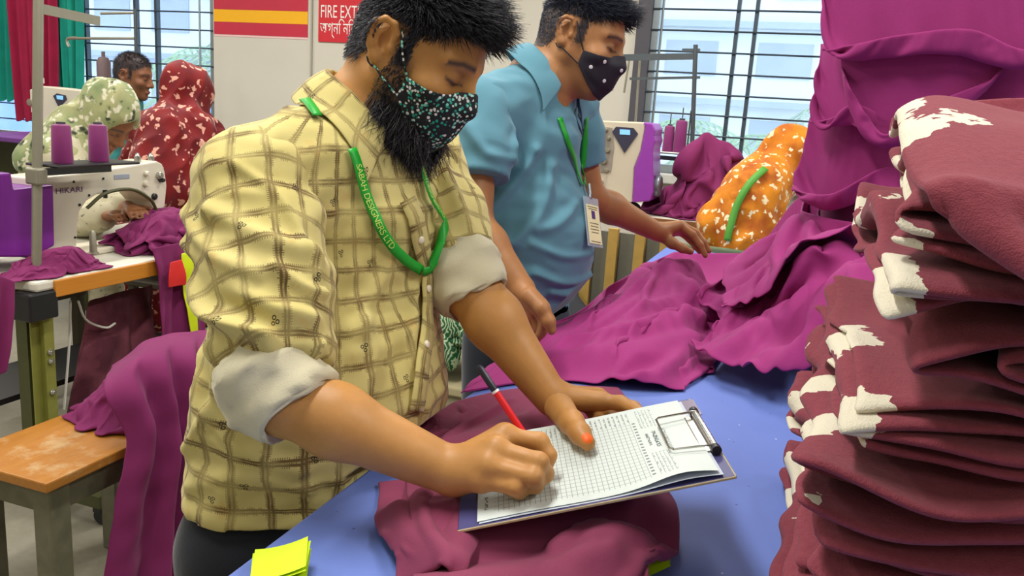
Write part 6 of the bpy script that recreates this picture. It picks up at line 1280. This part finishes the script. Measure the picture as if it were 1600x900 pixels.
# box and paisley bundle seen under the arm
q = onz(700, 600, 0.42); sb = empty('storage_box', (q[0] - 0.1, q[1] + 0.15, 0), 'low beige box on the floor behind the checked shirt', 'box'); m_bg = plain('beige_board', '#9c9478', 0.7, var=0.06)
MB().rbox((q[0] - 0.05, q[1] + 0.2, 0.19), (0.5, 0.4, 0.38), 0.008).build('box_body', m_bg, sb); MB().rbox((q[0] - 0.05, q[1] + 0.2, 0.40), (0.53, 0.43, 0.035), 0.008).build('box_lid', plain('beige_lid', '#b9ae86', 0.7), sb)
t = NT('green_paisley'); mp = t.n('Mapping'); mp.inputs['Scale'].default_value = (30, 30, 30); t.l(t.obj(), mp.inputs[0]); w1 = t.n('TexWave', Scale=0.9, Distortion=14.0, Detail=2.0); t.l(mp.outputs[0], w1.inputs['Vector']); m_pais = t.set(t.mix(t.ramp(w1.outputs['Fac'], [(0.55, (0, 0, 0, 1)), (0.68, (1, 1, 1, 1))]), lin('#15562c'), lin('#a9b894')), 0.8)
heap('paisley_bundle', (q[0] - 0.02, q[1] + 0.16, 0.412), 0.17, 0.15, 0.32, m_pais, 145, 'dark green bundle with pale paisley print on the beige box', None, 34, 1.08, cat='cloth')
# ---------------------------------------------------------------- farther left workstations
YB = 3.75
sb2 = empty('sewing_machine', (-3.6, YB, 0.76), 'white sewing machine with a small screen far behind at left', 'sewing machine')
MB().prism(xzpoly([(46, 140), (60, 134), (125, 141), (125, 215), (60, 215), (60, 178), (48, 176)], YB), YB, YB + 0.16).build('machine_body', m_white, sb2, False, 0.006)
MB().prism(xzpoly([(84, 150), (90, 146), (103, 149), (105, 155), (93, 168)], YB), YB - 0.006, YB).build('control_panel', plain('panel_dark2', '#39384c', 0.4), sb2); MB().prism(xzpoly([(90, 149), (100, 150), (100, 156), (91, 155)], YB), YB - 0.009, YB - 0.005).build('screen', bpy.data.materials['lcd_blue'], sb2)
c = ony(50, 160, YB); MB().lathe([(0.02, 0), (0.02, 0.02), (0, 0.022)], c, 12, np.array([[1.0, 0, 0], [0, 0, -1], [0, 1, 0]])).build('tension_disc', m_stand, sb2, True); c = ony(66, 130, YB + 0.05); MB().lathe([(0.012, 0), (0.012, 0.03), (0, 0.035)], c, 10).build('thread_post', m_white, sb2, True)
zb2 = ony(80, 215, YB)[2]
tb2 = empty('sewing_table', (-3.75, YB + 0.1, 0), 'far left sewing table under the screened machine', 'table'); MB().rbox((-4.40, YB + 0.1, zb2 - 0.018), (0.85, 0.6, 0.03), 0.006).build('table_top', plain('violet_top', '#6d3a86', 0.5), tb2)
for x in (-4.75, -4.05): MB().box((x, YB + 0.1, zb2 / 2 - 0.02), (0.05, 0.4, zb2 - 0.03)).build('leg', m_olive_d, tb2)
q = onz(14, 196, zb2); heap('purple_garment', (q[0] - 0.05, YB + 0.1, zb2), 0.32, 0.22, 0.20, m_purple_d, 151, 'dark purple pile on the farthest left table', None, 36, 1.2)
yF = 4.55; fs_ = empty('thread_stand', ony(213, 200, yF), 'dark thread stand behind the seated teal shirt man', 'thread stand'); b = ony(213, 150, yF)
MB().tube([np.array([b[0], b[1], 0.0]), ony(211, 14, yF)], 0.011, 10).build('pole', m_stand_d, fs_, True)
for (a0, a1) in (((158, 21), (212, 20)), ((106, 60), (213, 60))): MB().tube([ony(*a0, yF), ony(*a1, yF)], 0.009, 8).build('guide_arm', m_stand, fs_, True)
MB().tube(bezier([ony(120, 59, yF), ony(107, 60, yF), ony(105, 66, yF), ony(108, 73, yF)], 10), 0.010, 8).build('hook', m_stand, fs_, True)
c = ony(163, 128, yF); MB().tube([ony(150, 130, yF), ony(213, 130, yF)], 0.012, 8).build('tray_arm', m_stand_d, fs_, True); tag(MB().lathe([(0.045, 0), (0.045, 0.12), (0.03, 0.15), (0.012, 0.155), (0.012, 0.19)], c + [0, 0, 0.012], 14).build('thread_cone', plain('brown_thread', '#6d5a5a', 0.7), None, True), 'brown grey thread cone beside the teal shirt man', 'thread cone')
# ================================================================ SEATED WORKERS
def voro_mat(name, base, base2, dots, scale, lo=0.22, hi=0.30, lobes=True, rough=0.8, extra=None):
    t = NT(name); v = t.n('TexVoronoi', Scale=scale); nz = t.n('TexNoise', Scale=scale * 1.2, Detail=1.0); t.l(t.obj(), nz.inputs['Vector']); t.l(t.mix(0.06 if lobes else 0.0, t.obj(), nz.outputs['Color']), v.inputs['Vector'])
    d = t.math('ADD', v.outputs['Distance'], t.math('MULTIPLY', t.math('SUBTRACT', t.noise(scale * 4.5, 2), 0.5), 0.35)); k = t.ramp(d, [(lo, (1, 1, 1, 1)), (hi, (0, 0, 0, 1))])
    c = t.mix(k, t.mix(t.ramp(t.noise(11, 3), [(0.35, (0, 0, 0, 1)), (0.65, (1, 1, 1, 1))]), lin(base), lin(base2)), lin(dots))
    if extra: c = t.mix(t.ramp(t.noise(extra[1], 2), [(0.58, (0, 0, 0, 1)), (0.66, (1, 1, 1, 1))]), c, lin(extra[0]))
    return t.set(c, rough, 0, 0.3, 0.2)
m_stool = plain('dark_stool', '#4a4234', 0.7)
def worker(label, head, hz, hR, neck, rs, ls, hip, skin, topmat, hair=None, scarf=None, scarf_parts=(), face_open=0.5, seed=1, hands=None, h=0.007, kl=0.42, stool=True, ks=1.0, tr=0.075, body_r=0.16):
    hp = P(*hip); e = empty('person', (hp[0], hp[1], 0), label, 'person'); hd = Head(P(head[0], head[1], hz), hR, ks); S = SDF(); hd.build(S)
    nb = P(*neck); R_, L_ = P(*rs), P(*ls); mid = (R_ + L_) / 2; sv = nrm(L_ - R_); fv = nrm(np.cross(sv, _z)); seat = max(hp[2], 0.5); hp = np.array([hp[0], hp[1], seat])
    S.cap(hd.w((0, -0.03, -0.06)), nb, 0.052, 0.056, k=0.03); S.cap(nb, mid, 0.056, 0.07, k=0.03); S.cap(mid, hp, 0.10, 0.11, k=0.05, n=fv, sq=0.7); S.cap(R_, L_, 0.05, k=0.04)
    T = SDF(); T.cap(mid - [0, 0, 0.04], hp, 0.15, body_r + 0.01, k=0.06, n=fv, sq=0.8); T.cap(R_, L_, 0.075, k=0.06)
    for q in (R_, L_): T.cap(nb - [0, 0, 0.02], q, 0.06, 0.07, k=0.05)
    kn = [hp + fv * kl + sv * s * 0.10 + [0, 0, 0.0] for s in (-1, 1)]
    for k_, s in zip(kn, (-1, 1)): T.cap(hp + sv * s * 0.08, k_, 0.085, 0.07, k=0.05); T.cap(k_, np.array([k_[0], k_[1], 0.10]), 0.068, 0.06, k=0.04); S.cap(k_, np.array([k_[0], k_[1], 0.06]), 0.04, 0.035, k=0.02); S.cap(np.array([k_[0], k_[1], 0.035]), np.array([k_[0], k_[1], 0.03]) + fv * 0.13, 0.034, 0.028, k=0.02)
    for i, sh in enumerate((R_, L_)):
        hand = P(*hands[i]) if hands else sh + fv * 0.30 - [0, 0, 0.26]
        el = (sh + hand) / 2 + np.array([0, 0, -0.12]) + (sv if i else -sv) * 0.05; T.cap(sh, el, tr, tr * 0.85, k=0.04); T.cap(el, el + (hand - el) * 0.86, tr * 0.85, tr * 0.62, k=0.03); S.cap(sh, el, 0.04, 0.036, k=0.02); S.cap(el, hand, 0.036, 0.026, k=0.02); dv = nrm(hand - el); sd = nrm(np.cross(dv, _z))
        S.cap(hand, hand + dv * 0.07, 0.026, 0.03, k=0.015, n=_z, sq=0.6)
        for f_ in range(4): S.chain([hand + dv * 0.07 + sd * (f_ - 1.5) * 0.019, hand + dv * 0.115 + sd * (f_ - 1.5) * 0.02 - [0, 0, 0.008], hand + dv * 0.14 + sd * (f_ - 1.5) * 0.019 - [0, 0, 0.026]], [0.0095, 0.009, 0.0075], k=0.005)
        S.chain([hand + dv * 0.02 - sd * 0.02, hand + dv * 0.055 - sd * 0.05, hand + dv * 0.085 - sd * 0.055], [0.014, 0.011, 0.009], k=0.008)
    pts = np.array([hd.o, R_, L_, hp] + kn + ([P(*q_) for q_ in hands] if hands else [])); lo = pts.min(0) - 0.36; hi = pts.max(0) + 0.3; lo[2] = 0.0
    V, Fc = sdf_mesh(S, lo, hi, h); Lc = hd.l(V); near = np.linalg.norm(Lc, axis=1) < 0.2; C = skin_cols(V, Lc, near, skin, '#6b4429', 0.0)
    mesh('body', V, Fc, m_skin_bg, e, col=C)
    V, Fc = sdf_mesh(T, lo, hi, 0.011, 1); N = vnormals(V, Fc); w = Wob(seed, 6.0, aniso=(1, 1, 2)); V = V + N * (0.008 * (1 - np.abs(w(V))))[:, None]; mesh('clothes', V, Fc, topmat, e)
    if hair: scalp_hair(hd, hd.S, hair, e, seed, 3500, 0.02, 0.014, 0.4)
    if scarf:
        K = SDF(); K.ell(hd.w((0, -0.018, 0.028)), np.array((0.092, 0.118, 0.112)) * ks, hR, 0.02); K.cap(hd.w((0, -0.02, -0.05)), nb, 0.085, 0.095, k=0.05)
        for q in (R_, L_): K.cap(nb - [0, 0, 0.01], q + [0, 0, 0.005], 0.085, 0.085, k=0.06)
        for f_ in scarf_parts: K.cap(P(*f_[0]), P(*f_[1]), f_[2], f_[3], k=0.05)
        if face_open: K.ell(hd.w((0, 0.10, -0.01)), np.array((0.062, 0.08, 0.09)) * ks, hR, 0.02, 's')
        global LASTK; LASTK = K; V, Fc = sdf_mesh(K, lo - 0.05, hi + 0.1, 0.008, 1); N = vnormals(V, Fc); w = Wob(seed + 3, 5.0, aniso=(1.4, 1.4, 0.8)); V = V + N * (0.015 * (1 - np.abs(w(V))))[:, None]; mesh('head_scarf', V, Fc, scarf, e)
    if stool:
        s_ = empty('stool', (hp[0], hp[1], 0), 'dark stool under the ' + label.split(' with')[0].split(' bent')[0].split(' seen')[0], 'stool', 'workers stools'); z_ = seat - body_r - 0.028
        MB().rbox((hp[0], hp[1], z_), (0.32, 0.32, 0.03), 0.006, 1).build('seat', m_stool, s_)
        for a in (-1, 1):
            for b_ in (-1, 1): MB().box((hp[0] + a * 0.13, hp[1] + b_ * 0.13, z_ / 2 - 0.008), (0.035, 0.035, z_ - 0.015)).build('leg', m_stool, s_)
    return e, hd
m_skin_bg = vcol_mat('seated_skin', 0.5, 0.4)
f_yplus = lambda r, u, b, up=(0, 0, 1): frame(cdir(r, u, b), np.array(up, float))
# woman with the cream and green scarf, bent over the near left machine
m_cs = voro_mat('cream_green_print', '#a9a878', '#7f8f62', '#d8d3b8', 26, 0.25, 0.4, True, 0.8, ('#39412f', 22)); m_ck = voro_mat('cream_grey_print', '#c4bda0', '#b3ab8c', '#7d786a', 34, 0.16, 0.22)
worker('woman in a cream and green scarf bent over the left machine', (170, 184), 3.42, f_yplus(0.66, -0.84, 0.06), (126, 222, 3.46), (98, 246, 3.32), (100, 222, 3.68), (40, 390, 3.52), '#8a5a3a', m_ck, None, m_cs, [((120, 200, 3.42), (60, 250, 3.44), 0.09, 0.08)], 0.5, 201, [(165, 338, 3.10), (200, 325, 3.12)], ks=1.06, kl=0.30)
# man in teal at the left window
worker('man in a teal shirt with short dark hair by the left window', (209, 118), 4.55, f_yplus(0.92, -0.25, 0.0), (196, 150, 4.58), (182, 172, 4.45), (190, 160, 4.75), (175, 300, 4.60), '#7d4f34', fabric('teal_shirt', '#3f8f8c', '#34797a', 500), hair_mat('seated_black_hair', '#0d0d12', '#2b2a33'), None, (), 0, 211)
# woman in the red floral scarf
m_rf = voro_mat('red_floral_print', '#7d1414', '#641018', '#d9a08c', 23, 0.27, 0.34)
worker('woman in a dark red floral scarf seen from behind', (293, 150), 4.13, f_yplus(0.45, -0.25, -0.85), (285, 186, 4.08), (322, 212, 4.23), (232, 208, 4.00), (270, 380, 4.13), '#8a5a3a', m_rf, None, m_rf, [((262, 210, 3.98), (245, 290, 3.93), 0.12, 0.14), ((300, 210, 4.06), (300, 300, 4.03), 0.11, 0.13), ((285, 118, 4.16), (290, 150, 4.16), 0.05, 0.09)], 0, 221, ks=1.1, kl=0.34)
# woman in the orange scarf beyond the table
m_or = voro_mat('orange_floral_print', '#e08a12', '#a85206', '#f3dfae', 27, 0.25, 0.33, True, 0.75)
orw, orh = worker('woman in an orange floral scarf bent over beyond the table', (1232, 254), 3.48, f_yplus(0.72, -0.62, -0.2), (1198, 280, 3.48), (1165, 315, 3.35), (1185, 305, 3.65), (1122, 430, 3.55), '#8a5a3a', m_or, None, m_or, [((1195, 285, 3.43), (1135, 350, 3.39), 0.10, 0.11), ((1180, 300, 3.39), (1165, 380, 3.35), 0.11, 0.12)], 0, 231, body_r=0.14)
gb = bezier(np.array(hitline(LASTK, [(1194, 268), (1170, 292), (1152, 325), (1143, 355), (1140, 376)])), 24); gN = grad(LASTK, gb); gb = push_out(LASTK, gb, 0.019); ribbon('green_trim', gb, gN, 0.028, plain('green_trim_tape', '#4f9a2a', 0.6), orw, 0.004)
